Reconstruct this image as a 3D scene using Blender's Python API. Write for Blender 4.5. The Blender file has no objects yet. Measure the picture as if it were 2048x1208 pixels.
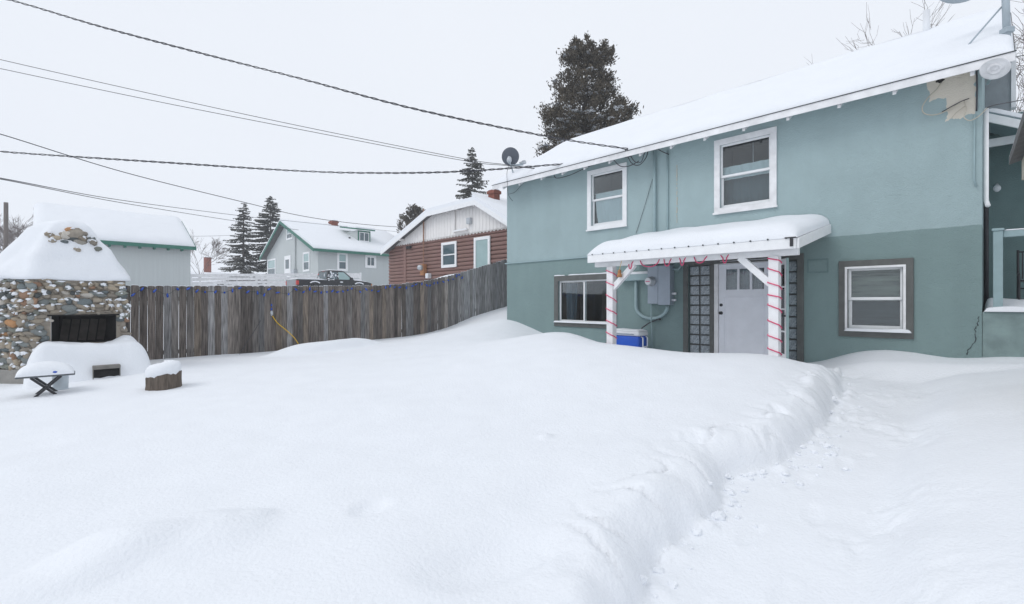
import bpy, bmesh, math, random
import numpy as np
from mathutils import Vector, Matrix, noise as mnoise

random.seed(7)
SC = bpy.context.scene
COL = SC.collection
R = math.radians

# ------------------------------------------------------------------ camera, sky, sun, exposure
CZ = 1.25
FPX = 960.0
cam = bpy.data.cameras.new('camera'); cam.sensor_width = 36; cam.lens = FPX / 2048 * 36
cam.clip_start = 0.05; cam.clip_end = 3000
camo = bpy.data.objects.new('camera', cam); COL.objects.link(camo)
camo.location = (0, 0, CZ); camo.rotation_euler = (R(90), 0, 0)
SC.camera = camo

w = bpy.data.worlds.new('World'); SC.world = w; w.use_nodes = True
nt = w.node_tree; nt.nodes.clear()
wo = nt.nodes.new('ShaderNodeOutputWorld'); bg = nt.nodes.new('ShaderNodeBackground')
sky = nt.nodes.new('ShaderNodeTexSky'); sky.sky_type = 'NISHITA'; sky.sun_disc = False
sky.sun_elevation = R(38); sky.sun_rotation = R(200); sky.dust_density = 6; sky.altitude = 900
# an even overcast deck over the clear sky: nearly all cloud, with very faint unevenness
mul = nt.nodes.new('ShaderNodeVectorMath'); mul.operation = 'SCALE'; mul.inputs['Scale'].default_value = 0.05
nt.links.new(sky.outputs['Color'], mul.inputs[0])
tc = nt.nodes.new('ShaderNodeTexCoord'); nz = nt.nodes.new('ShaderNodeTexNoise')
nz.inputs['Scale'].default_value = 1.6; nz.inputs['Detail'].default_value = 3
nt.links.new(tc.outputs['Generated'], nz.inputs['Vector'])
cr = nt.nodes.new('ShaderNodeValToRGB')
cr.color_ramp.elements[0].position = .3; cr.color_ramp.elements[0].color = (.862, .906, .985, 1)
cr.color_ramp.elements[1].position = .7; cr.color_ramp.elements[1].color = (.888, .930, 1.0, 1)
nt.links.new(nz.outputs['Fac'], cr.inputs['Fac'])
mx = nt.nodes.new('ShaderNodeMixRGB'); mx.inputs['Fac'].default_value = .97
nt.links.new(mul.outputs['Vector'], mx.inputs['Color1']); nt.links.new(cr.outputs['Color'], mx.inputs['Color2'])
nt.links.new(mx.outputs['Color'], bg.inputs['Color']); bg.inputs['Strength'].default_value = 1.0
nt.links.new(bg.outputs['Background'], wo.inputs['Surface'])

sun = bpy.data.lights.new('sun', 'SUN'); sun.energy = 0.75; sun.angle = R(28); sun.color = (1, .98, .95)
suno = bpy.data.objects.new('sun', sun); COL.objects.link(suno)
suno.rotation_euler = Vector((0.85, 0.35, -1)).to_track_quat('-Z', 'Y').to_euler()
SC.view_settings.view_transform = 'Standard'; SC.view_settings.look = 'None'
SC.view_settings.exposure = 0.0; SC.view_settings.gamma = 1
SC.render.engine = 'CYCLES'
SC.cycles.max_bounces = 10; SC.cycles.diffuse_bounces = 8; SC.cycles.transparent_max_bounces = 12

# ------------------------------------------------------------------ materials
MATS = {}
def mat(name, col, rough=.6, var=.12, vscale=6, bump=0, bscale=30, metal=0, objcol=False, stretch=None, spec=.4, detail=4):
    if name in MATS: return MATS[name]
    m = bpy.data.materials.new(name); m.use_nodes = True
    n = m.node_tree.nodes; l = m.node_tree.links
    p = n['Principled BSDF']; p.inputs['Roughness'].default_value = rough
    p.inputs['Metallic'].default_value = metal; p.inputs['Specular IOR Level'].default_value = spec
    t = n.new('ShaderNodeTexCoord'); mp = n.new('ShaderNodeMapping')
    l.new(t.outputs['Object'], mp.inputs['Vector'])
    if stretch: mp.inputs['Scale'].default_value = stretch
    if objcol:
        oi = n.new('ShaderNodeObjectInfo')
        off = n.new('ShaderNodeVectorMath'); off.operation = 'SCALE'; off.inputs['Scale'].default_value = 37.0
        cmb = n.new('ShaderNodeCombineXYZ')
        for k in range(3): l.new(oi.outputs['Random'], cmb.inputs[k])
        l.new(cmb.outputs[0], off.inputs[0]); l.new(off.outputs[0], mp.inputs['Location'])
    nz = n.new('ShaderNodeTexNoise'); nz.inputs['Scale'].default_value = vscale; nz.inputs['Detail'].default_value = detail
    l.new(mp.outputs[0], nz.inputs['Vector'])
    mr = n.new('ShaderNodeMapRange'); mr.inputs['From Min'].default_value = .25; mr.inputs['From Max'].default_value = .75
    mr.inputs['To Min'].default_value = 1 - var; mr.inputs['To Max'].default_value = 1 + var
    l.new(nz.outputs['Fac'], mr.inputs['Value'])
    sc = n.new('ShaderNodeVectorMath'); sc.operation = 'SCALE'
    if objcol: l.new(oi.outputs['Color'], sc.inputs[0])
    else: sc.inputs[0].default_value = col
    l.new(mr.outputs[0], sc.inputs['Scale']); l.new(sc.outputs[0], p.inputs['Base Color'])
    if bump:
        nb = n.new('ShaderNodeTexNoise'); nb.inputs['Scale'].default_value = bscale; nb.inputs['Detail'].default_value = 5
        l.new(mp.outputs[0], nb.inputs['Vector'])
        b = n.new('ShaderNodeBump'); b.inputs['Strength'].default_value = bump; b.inputs['Distance'].default_value = .02
        l.new(nb.outputs['Fac'], b.inputs['Height']); l.new(b.outputs[0], p.inputs['Normal'])
    MATS[name] = m
    return m

SNOW = mat('snow', (.825, .848, .882), .8, .02, 2.5, .42, 38, spec=.2, detail=8)
WHITE = mat('white_paint', (.85, .86, .87), .5, .05, 9, .06, 40)
WORN = mat('worn_white_paint', (.80, .80, .81), .65, .14, 5, .25, 25)
DOORW = mat('door_paint', (.80, .82, .87), .5, .05, 5, .05, 30)
TRIMG = mat('dark_grey_trim', (.12, .125, .12), .7, .15, 8, .2, 40)
BLACK = mat('black_metal', (.03, .03, .035), .45, .1, 20)
CABLE = mat('cable', (.05, .05, .06), .6, .2, 30)
GREYM = mat('grey_metal', (.33, .38, .44), .4, .06, 7, .03, 30, metal=.25)
GALV = mat('galvanised_metal', (.5, .53, .56), .45, .15, 14, .05, 40, metal=.5)
TEALP = mat('teal_pipe_paint', (.31, .42, .44), .6, .08, 7, .08, 30)
TEALD = mat('teal_dark_stucco', (.17, .25, .25), .85, .1, 3, .5, 60)
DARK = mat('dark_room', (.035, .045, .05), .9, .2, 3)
SOOT = mat('soot', (.018, .017, .017), .95, .4, 6, .4, 30)
MORTAR = mat('mortar', (.31, .275, .23), .95, .25, 9, .8, 35)
CONC = mat('concrete', (.30, .29, .27), .9, .15, 7, .4, 40)
STONE = mat('stone', (.3, .3, .3), .85, .28, 14, .5, 40, objcol=True)
PICK = mat('weathered_wood', (.2, .2, .2), .9, .7, 4.5, .8, 14, objcol=True, stretch=(9, 9, .6), detail=9)
LOGB = mat('brown_log_paint', (.235, .135, .115), .6, .12, 4, .15, 20, stretch=(1, 1, 6))
CREAM = mat('cream_board', (.80, .78, .765), .75, .06, 4, .1, 20, stretch=(5, 5, .6))
BRICK = mat('red_brick', (.24, .085, .06), .9, .25, 9, .4, 30)
GREENT = mat('green_trim', (.045, .17, .13), .6, .1, 6)
GSIDE = mat('grey_siding', (.50, .535, .535), .8, .05, 3, .2, 5, stretch=(6, 6, .2))
BARK = mat('bark', (.085, .07, .06), .95, .3, 9, .5, 25, stretch=(3, 3, .7))
TWIG = mat('bare_twig', (.13, .105, .10), .95, .2, 9)
NEED = mat('needles', (.080, .066, .047), .9, .45, 1.4)
NEED2 = mat('spruce_needles', (.082, .082, .068), .9, .4, 1.2)
TRUCKB = mat('truck_paint', (.022, .024, .028), .3, .2, 4, spec=.6)
RUBBER = mat('rubber', (.02, .02, .02), .9, .1, 9)
REDL = mat('red_lens', (.55, .06, .05), .3, .1, 9)
ORNG = mat('orange_lens', (.7, .25, .05), .3, .1, 9)
PINK = mat('red_rope', (.72, .075, .19), .5, .08, 20)
BLUEB = mat('blue_bulb', (.02, .08, .42), .25, .15, 30, spec=.6)
BLUEC = mat('blue_plastic', (.015, .10, .55), .4, .06, 6)
WPLAS = mat('white_plastic', (.75, .77, .8), .4, .04, 6)
YELL = mat('yellow_cord', (.75, .48, .03), .5, .06, 20)
BRASS = mat('bell_terracotta', (.42, .20, .08), .5, .2, 20, metal=.3)
DISHM = mat('dish_grey', (.09, .105, .13), .45, .08, 4)
DISHL = mat('dish_light_grey', (.36, .42, .46), .5, .08, 4)
CURTW = mat('curtain_white', (.80, .87, .88), .9, .06, 3)
CURTG = mat('curtain_grey', (.16, .20, .22), .9, .1, 3)
CURTB = mat('curtain_blue', (.10, .16, .21), .9, .12, 3)
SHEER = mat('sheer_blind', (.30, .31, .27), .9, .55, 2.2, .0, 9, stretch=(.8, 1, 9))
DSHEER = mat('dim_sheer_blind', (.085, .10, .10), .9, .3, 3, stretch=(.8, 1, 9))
DRIP = mat('drip_edge', (.035, .045, .05), .6, .1, 9)
ROOFM = mat('shingle', (.12, .12, .12), .9, .2, 8, .3, 20)
BONE = mat('bare_cream_plaster', (.52, .48, .40), .9, .08, 5, .4, 60)
POLEW = mat('pole_wood', (.16, .14, .13), .9, .25, 5, .3, 20, stretch=(5, 5, .5))

def glass_mat(name, tint, refl=.25):
    m = bpy.data.materials.new(name); m.use_nodes = True
    n = m.node_tree.nodes; l = m.node_tree.links; n.clear()
    o = n.new('ShaderNodeOutputMaterial'); tr = n.new('ShaderNodeBsdfTransparent'); gl = n.new('ShaderNodeBsdfGlossy')
    gl.inputs['Roughness'].default_value = .03; tr.inputs['Color'].default_value = (*tint, 1)
    fr = n.new('ShaderNodeFresnel'); fr.inputs['IOR'].default_value = 1.5
    ad = n.new('ShaderNodeMath'); ad.operation = 'ADD'; ad.inputs[1].default_value = refl * .12; ad.use_clamp = True
    l.new(fr.outputs[0], ad.inputs[0])
    mi = n.new('ShaderNodeMixShader'); l.new(ad.outputs[0], mi.inputs['Fac'])
    l.new(tr.outputs[0], mi.inputs[1]); l.new(gl.outputs[0], mi.inputs[2]); l.new(mi.outputs[0], o.inputs['Surface'])
    MATS[name] = m; return m
GLASS = glass_mat('window_glass', (.90, .95, .96))
FARG = mat('far_window_glass', (.07, .11, .13), .05, .2, 2, spec=.8)
FARGT = mat('far_teal_blind', (.33, .46, .46), .15, .08, 2, spec=.6)

def block_glass():
    m = mat('glass_block', (.27, .31, .34), .10, .62, 13, .5, 15, spec=.9)
    for nd in m.node_tree.nodes:
        if nd.type == 'TEX_NOISE': nd.inputs['Distortion'].default_value = 2.5
    return m
GBLK = block_glass()
TRANSL = mat('translucent_plastic', (.62, .68, .72), .35, .08, 5)

# stucco with the darker painted lower storey, the bare cream patch is its own paint-less area
def stucco():
    m = bpy.data.materials.new('two_tone_stucco'); m.use_nodes = True
    n = m.node_tree.nodes; l = m.node_tree.links; p = n['Principled BSDF']; p.inputs['Roughness'].default_value = .85
    t = n.new('ShaderNodeTexCoord'); sp = n.new('ShaderNodeSeparateXYZ'); l.new(t.outputs['Object'], sp.inputs[0])
    def nzz(s, d=4, stretch=None):
        k = n.new('ShaderNodeTexNoise'); k.inputs['Scale'].default_value = s; k.inputs['Detail'].default_value = d
        if stretch:
            mp = n.new('ShaderNodeMapping'); mp.inputs['Scale'].default_value = stretch
            l.new(t.outputs['Object'], mp.inputs[0]); l.new(mp.outputs[0], k.inputs['Vector'])
        else: l.new(t.outputs['Object'], k.inputs['Vector'])
        return k
    def math_(op, a, b):
        k = n.new('ShaderNodeMath'); k.operation = op
        for i, v in enumerate((a, b)):
            if isinstance(v, (int, float)): k.inputs[i].default_value = v
            else: l.new(v, k.inputs[i])
        return k.outputs[0]
    edge = nzz(9, 3)
    zz = math_('ADD', sp.outputs['Z'], math_('MULTIPLY', math_('SUBTRACT', edge.outputs['Fac'], .5), .03))
    up = math_('GREATER_THAN', zz, BANDZ)
    def mixc(f, a, b):
        k = n.new('ShaderNodeMixRGB')
        if isinstance(f, float): k.inputs[0].default_value = f
        else: l.new(f, k.inputs[0])
        for i, v in ((1, a), (2, b)):
            if isinstance(v, tuple): k.inputs[i].default_value = (*v, 1)
            else: l.new(v, k.inputs[i])
        return k.outputs[0]
    base = mixc(up, (.212, .298, .296), (.345, .448, .460))
    # bare patch near the right end under the eave
    e2 = nzz(7, 5)
    jx = math_('ADD', sp.outputs['X'], math_('MULTIPLY', math_('SUBTRACT', e2.outputs['Fac'], .5), .16))
    e3 = nzz(8.3, 5)
    jz = math_('ADD', sp.outputs['Z'], math_('MULTIPLY', math_('SUBTRACT', e3.outputs['Fac'], .5), .16))
    def inbox(x0, x1, z0, z1):
        return math_('MULTIPLY', math_('MULTIPLY', math_('GREATER_THAN', jx, x0), math_('LESS_THAN', jx, x1)),
                     math_('MULTIPLY', math_('GREATER_THAN', jz, z0), math_('LESS_THAN', jz, z1)))
    patch = math_('MAXIMUM', inbox(*PATCH_A), inbox(*PATCH_B))
    base = mixc(patch, base, (.70, .65, .56))
    mot = nzz(1.1, 5); mot2 = nzz(4, 6, (1, 1, .35))
    f = math_('ADD', math_('MULTIPLY', mot.outputs['Fac'], .26), math_('MULTIPLY', mot2.outputs['Fac'], .16))
    f = math_('ADD', f, .78)
    sc = n.new('ShaderNodeVectorMath'); sc.operation = 'SCALE'; l.new(base, sc.inputs[0]); l.new(f, sc.inputs['Scale'])
    l.new(sc.outputs[0], p.inputs['Base Color'])
    b1 = nzz(55, 6); b2 = nzz(9, 4)
    h = math_('ADD', b1.outputs['Fac'], math_('MULTIPLY', b2.outputs['Fac'], 1.3))
    b = n.new('ShaderNodeBump'); b.inputs['Strength'].default_value = .7; b.inputs['Distance'].default_value = .014
    l.new(h, b.inputs['Height']); l.new(b.outputs[0], p.inputs['Normal'])
    return m

# ------------------------------------------------------------------ mesh helpers
class MB:
    def __init__(s): s.bm = bmesh.new()
    def box(s, x0, x1, y0, y1, z0, z1, bev=0):
        x0, x1 = sorted((x0, x1)); y0, y1 = sorted((y0, y1)); z0, z1 = sorted((z0, z1))
        v = [s.bm.verts.new(c) for c in ((x0,y0,z0),(x1,y0,z0),(x1,y1,z0),(x0,y1,z0),(x0,y0,z1),(x1,y0,z1),(x1,y1,z1),(x0,y1,z1))]
        fs = [s.bm.faces.new([v[i] for i in f]) for f in ((3,2,1,0),(4,5,6,7),(0,1,5,4),(1,2,6,5),(2,3,7,6),(3,0,4,7))]
        if bev:
            es = list({e for f in fs for e in f.edges})
            bmesh.ops.bevel(s.bm, geom=es, offset=bev, segments=2, profile=.5, affect='EDGES')
        return s
    def bar(s, a, b, wd, hd, up=(0,0,1)):
        a = Vector(a); b = Vector(b); d = (b - a).normalized(); u = Vector(up)
        sx = d.cross(u).normalized(); sz = sx.cross(d).normalized()
        vs = []
        for p in (a, b):
            for i, j in ((-1,-1),(1,-1),(1,1),(-1,1)): vs.append(s.bm.verts.new(p + sx*i*wd/2 + sz*j*hd/2))
        for f in ((3,2,1,0),(4,5,6,7),(0,1,5,4),(1,2,6,5),(2,3,7,6),(3,0,4,7)): s.bm.faces.new([vs[i] for i in f])
        return s
    def tube(s, pts, r, n=8, r2=None, cap=True):
        pts = [Vector(p) for p in pts]; rings = []
        up = Vector((0, 0, 1)); last = None
        for i, p in enumerate(pts):
            d = (pts[min(i+1, len(pts)-1)] - pts[max(i-1, 0)])
            if d.length < 1e-9: d = Vector((0, 0, 1))
            d.normalize()
            if last is None:
                a = d.cross(up)
                if a.length < .05: a = d.cross(Vector((1, 0, 0)))
            else: a = last - d * last.dot(d)
            a.normalize(); last = a; b = d.cross(a)
            rr = r if r2 is None else r + (r2 - r) * i / (len(pts) - 1)
            rings.append([s.bm.verts.new(p + (a*math.cos(2*math.pi*k/n) + b*math.sin(2*math.pi*k/n)) * rr) for k in range(n)])
        for q, t in zip(rings, rings[1:]):
            for k in range(n): s.bm.faces.new((q[k], q[(k+1) % n], t[(k+1) % n], t[k]))
        if cap and n > 2:
            s.bm.faces.new(rings[0][::-1]); s.bm.faces.new(rings[-1])
        return s
    def poly(s, pts): s.bm.faces.new([s.bm.verts.new(p) for p in pts]); return s
    def prism(s, pts, vec):
        vec = Vector(vec); a = [s.bm.verts.new(p) for p in pts]; b = [s.bm.verts.new(Vector(p) + vec) for p in pts]
        s.bm.faces.new(a); s.bm.faces.new(b[::-1])
        for i in range(len(pts)):
            j = (i+1) % len(pts); s.bm.faces.new((a[i], b[i], b[j], a[j]))
        return s
    def lathe(s, prof, n=20, M=None):
        M = M or Matrix(); rings = []
        for r, z in prof:
            rings.append([s.bm.verts.new(M @ Vector((r*math.cos(2*math.pi*k/n), r*math.sin(2*math.pi*k/n), z))) for k in range(n)])
        for q, t in zip(rings, rings[1:]):
            for k in range(n): s.bm.faces.new((q[k], q[(k+1) % n], t[(k+1) % n], t[k]))
        s.bm.faces.new(rings[0][::-1]); s.bm.faces.new(rings[-1]); return s
    def grid(s, fn, nu, nv, close=False):
        V = [[s.bm.verts.new(fn(i/nu, j/nv)) for j in range(nv+1)] for i in range(nu+1)]
        for i in range(nu):
            for j in range(nv): s.bm.faces.new((V[i][j], V[i+1][j], V[i+1][j+1], V[i][j+1]))
        return V
    def blob(s, c, rx, ry, rz, seed=0, amp=.15, sub=2):
        g = bmesh.ops.create_icosphere(s.bm, subdivisions=sub, radius=1)
        for v in g['verts']:
            k = 1 + amp * mnoise.noise(v.co * 1.3 + Vector((seed*3.1, seed*1.7, 0)))*2
            v.co = Vector((v.co.x*rx*k, v.co.y*ry*k, v.co.z*rz*k)) + Vector(c)
        return s
    def build(s, name, m, parent=None, smooth=False):
        bmesh.ops.recalc_face_normals(s.bm, faces=s.bm.faces)
        me = bpy.data.meshes.new(name); s.bm.to_mesh(me); s.bm.free()
        return link(name, me, m, parent, smooth)

def link(name, me, m, parent=None, smooth=False):
    if m and not me.materials: me.materials.append(m)
    if smooth: me.polygons.foreach_set('use_smooth', [True]*len(me.polygons))
    o = bpy.data.objects.new(name, me); COL.objects.link(o)
    if parent: o.parent = parent
    return o
def tag(o, label=None, cat=None, group=None, kind=None):
    if label: o['label'] = label
    if cat: o['category'] = cat
    if group: o['group'] = group
    if kind: o['kind'] = kind
    return o
def thing(name, label, cat, loc=(0,0,0), rz=0, group=None):
    o = bpy.data.objects.new(name, None); o.empty_display_size = .2; COL.objects.link(o)
    o.location = loc; o.rotation_euler = (0, 0, rz)
    return tag(o, label, cat, group)

def cap_mesh(mb, x0, x1, y0, y1, base, T, rad, nx, ny, seed=0, amp=.02, nscale=1.5, lo=.0, edges=(1,1,1,1)):
    """closed snow layer over a sloping rectangle: rounded free edges; base(x,y) is the surface below"""
    def th(x, y):
        d = []
        if edges[0]: d.append(x - x0)
        if edges[1]: d.append(x1 - x)
        if edges[2]: d.append(y - y0)
        if edges[3]: d.append(y1 - y)
        k = 1.0
        for q in d:
            f = max(0, min(1, q / rad)); k *= math.sqrt(max(0, 1 - (1-f)**2))
        t = T * k * (1 + .0) + amp * k * 2 * mnoise.noise(Vector((x*nscale, y*nscale, seed)))
        return max(lo, t)
    def ease(a): # denser toward edges
        return a - .35 * math.sin(2*math.pi*a) / (2*math.pi) * 2
    top = mb.grid(lambda a, b: (lambda x, y: (x, y, base(x, y) + th(x, y) + .004))(x0+(x1-x0)*ease(a), y0+(y1-y0)*ease(b)), nx, ny)
    bot = mb.grid(lambda a, b: (lambda x, y: (x, y, base(x, y) + .002))(x0+(x1-x0)*ease(a), y0+(y1-y0)*ease(b)), nx, ny)
    def side(p, q):
        for i in range(len(p)-1): mb.bm.faces.new((p[i], p[i+1], q[i+1], q[i]))
    side(top[0], bot[0]); side(top[-1], bot[-1])
    side([r[0] for r in top], [r[0] for r in bot]); side([r[-1] for r in top], [r[-1] for r in bot])
    return mb

# ------------------------------------------------------------------ site frame: all plots share one grid
EX = Vector((946, -960)).normalized()          # along the house front, to the right
EY = Vector((-EX.y, EX.x))                     # into the house
TH = math.atan2(EX.y, EX.x)
UV = 1024 + FPX * EY.x / EY.y
def world(u, v, Y): return Vector(((u-1024)/FPX*Y, Y, CZ + (604-v)/FPX*Y))
class Frame:
    def __init__(s, X, Y): s.o = Vector((X, Y))
    def loc(s, P): d = Vector((P[0], P[1])) - s.o; return Vector((d.dot(EX), d.dot(EY), P[2]))
    def glob(s, x, y, z=0): q = s.o + EX*x + EY*y; return Vector((q.x, q.y, z))
    def on_y(s, u, v, y):
        d = Vector(((u-1024)/FPX, 1)); t = (y + s.o.dot(EY)) / d.dot(EY)
        P = world(u, v, t); q = s.loc(P); return q.x, q.z
    def on_x(s, u, v, x):
        d = Vector(((u-1024)/FPX, 1)); t = (x + s.o.dot(EX)) / d.dot(EX)
        P = world(u, v, t); q = s.loc(P); return q.y, q.z
    def rect_y(s, u0, u1, vt0, vt1, vb0, vb1, y):
        a = s.on_y(u0, vt0, y); b = s.on_y(u1, vt1, y); c = s.on_y(u0, vb0, y); d = s.on_y(u1, vb1, y)
        return a[0], b[0], (c[1]+d[1])/2, (a[1]+b[1])/2
    def rect_x(s, u0, u1, vt0, vt1, vb0, vb1, x):
        a = s.on_x(u0, vt0, x); b = s.on_x(u1, vt1, x); c = s.on_x(u0, vb0, x); d = s.on_x(u1, vb1, x)
        return a[0], b[0], (c[1]+d[1])/2, (a[1]+b[1])/2
def frame_at(u, Y): P = world(u, 604, Y); return Frame(P.x, P.y)

HF = frame_at(1014, 13000/936)
XR = HF.on_y(1964, 450, 0)[0]                  # right end of the front wall
BANDZ = HF.on_y(1014, 527, 0)[1]
_a = HF.on_y(1857, 140, 0); _b = HF.on_y(1962, 226, 0); _c = HF.on_y(1857, 197, 0); _d = HF.on_y(1893, 200, 0)
PATCH_A = (_d[0], XR - .06, _b[1], 9); PATCH_B = (_a[0], XR - .06, _c[1] - .05, 9)
FK = 17870.0
def fence_pt(u): Y = FK / (UV - u); return world(u, 604, Y)

# ------------------------------------------------------------------ the snow ground
def vnoise(x, y, seed=0):
    xi = np.floor(x).astype(np.int64); yi = np.floor(y).astype(np.int64); xf = x - xi; yf = y - yi
    def h(a, b):
        n = (a * 374761393 + b * 668265263 + seed * 974634777) & 0x7fffffff
        n = ((n ^ (n >> 13)) * 1274126177) & 0x7fffffff
        return ((n ^ (n >> 16)) & 0xffff) / 65535.0
    u = xf*xf*xf*(xf*(xf*6-15)+10); v = yf*yf*yf*(yf*(yf*6-15)+10)
    return (h(xi,yi)*(1-u)*(1-v) + h(xi+1,yi)*u*(1-v) + h(xi,yi+1)*(1-u)*v + h(xi+1,yi+1)*u*v) * 2 - 1
def fbm(x, y, sc, seed=0, o=3):
    r = 0; a = 1; t = 0
    for k in range(o):
        r = r + a * vnoise(x/sc*2**k + 17.3*k, y/sc*2**k - 9.1*k, seed+k); t += a; a *= .5
    return r / t
CP = []
def cp(u, v, Y): p = world(u, v, Y); CP.append((p.x, p.y, p.z))
for u, v in ((250,724),(300,718),(400,711),(480,706),(570,699),(700,683),(800,673),(850,665),(900,652),(940,635),(980,622),(1010,613)):
    p = fence_pt(u); cp(u, v, p.y)
    q = Vector((p.x, p.y)) + (-EX)*.6; CP.append((q.x, q.y, CZ+(604-v)/FPX*p.y + .03))
def hw(u, v, y):
    x, z = HF.on_y(u, v, y); p = HF.glob(x, y, z); CP.append((p.x, p.y, p.z))
for u, v in ((1014,640),(1050,651),(1090,668),(1650,722),(1700,708),(1740,701),(1780,699),(1850,707),(1900,713),(1960,713),(2048,712)): hw(u, v, 0)
for u, v in ((1139,667),(1175,677),(1215,690),(1282,697),(1367,707),(1426,711),(1490,708),(1549,709),(1590,713)): hw(u, v, -1.85)
for u in (1180, 1260, 1340, 1430, 1520, 1600):
    x, _ = HF.on_y(u, 600, -.3); p = HF.glob(x, -.3); CP.append((p.x, p.y, .12))
    x, _ = HF.on_y(u, 600, -1.0); p = HF.glob(x, -1.0); CP.append((p.x, p.y, .16))
x, _ = HF.on_y(1645, 600, -.9); p = HF.glob(x, -.9); CP.append((p.x, p.y, .2))
CP += [(-8.2,8.1,-.14),(-9.3,8.1,-.12),(-7.2,8.5,-.06),(-5.1,7.3,-.05),(-3,6,.03),(0,7,.20),(2,7,.38),(-1,9.5,.28),(-3.5,9.5,.08),(-5,4,-.1),
       (-3,2.5,-.13),(-1,2.2,-.10),(0,2.0,-.09),(.6,3,.0),(1.3,4.2,.07),(2.4,5.4,.2),(3.2,6.4,.38),(-6,0,-.2),(0,-2,-.2),(-8,5,-.15),
       (3.0,2.2,.16),(5.5,5,.42),(6.7,5.9,.48),(4.2,3.3,.28),(8,4,.35),(6,1,.1),(10,2,.4),(2,-.5,-.05),(4,-3,0),(-3,-5,-.2),
       (-13.5,30,1.6),(-10,33.5,1.6),(-7,28.5,1.5),(-2,22,1.3),(2,19,1.3),(-16,24,1.15),(-20,18,.9),(-9.5,17,.9),(-12,13,.5),(-15,10,.3),(-18,39,2.3),(-22,43,2.5),(-14,41,2.3),
       (-12,-5,-.1),(12,8,.8),(10,14,1.2),(5,17,1.2),(0,28,1.5),(8,25,1.5),(20,20,1.5),(-30,50,2.6),(-30,20,1.0)]
for k in range(14):
    a = 2*math.pi*k/14
    for rr in (75, 500): CP.append((rr*math.cos(a), rr*math.sin(a), 2.5 if math.sin(a) > -.2 else .8))
CP = np.array(CP)
def tps(r2): return np.where(r2 > 1e-12, r2*np.log(np.maximum(r2, 1e-12)), 0)
_n = len(CP); _d2 = ((CP[:,None,:2]-CP[None,:,:2])**2).sum(-1)
_A = np.zeros((_n+3, _n+3)); _A[:_n,:_n] = tps(_d2) + np.eye(_n)*.06
_A[:_n,_n] = 1; _A[:_n,_n+1:] = CP[:,:2]; _A[_n,:_n] = 1; _A[_n+1:,:_n] = CP[:,:2].T
_W = np.linalg.solve(_A, np.concatenate([CP[:,2], [0,0,0]]))
def base_h(X, Y):
    r = _W[_n] + _W[_n+1]*X + _W[_n+2]*Y
    for i in range(_n): r = r + _W[i]*tps((X-CP[i,0])**2 + (Y-CP[i,1])**2)
    return r
PATH = np.array([(-.35,-2.5,-.42),(-.1,0.1,-.42),(.5,1.5,-.41),(1.28,2.6,-.38),(2.66,4.1,-.22),(4.15,5.62,.0),(5.3,6.75,.17)])
FOOT = [(-.75,-2.5),(-.5,.1),(.25,1.6),(.62,2.5),(.86,3.0),(1.34,3.42),(1.66,3.80),(1.84,4.12),(2.10,4.22),(2.42,4.30),(2.74,4.62),(3.19,5.05),(4.05,6.0),(4.75,6.95)]
def _cat(P, sub=5):
    P = [np.array(p) for p in P]; out = []
    for i in range(len(P)-1):
        a, b, c, d = P[max(i-1,0)], P[i], P[i+1], P[min(i+2,len(P)-1)]
        for k in range(sub):
            t = k/sub; out.append(.5*(2*b+(c-a)*t+(2*a-5*b+4*c-d)*t*t+(3*b-a-3*c+d)*t**3))
    return out + [P[-1]]
FOOT = _cat(FOOT)
def sst(a, b, x): t = np.clip((x-a)/(b-a), 0, 1); return t*t*(3-2*t)
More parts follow.
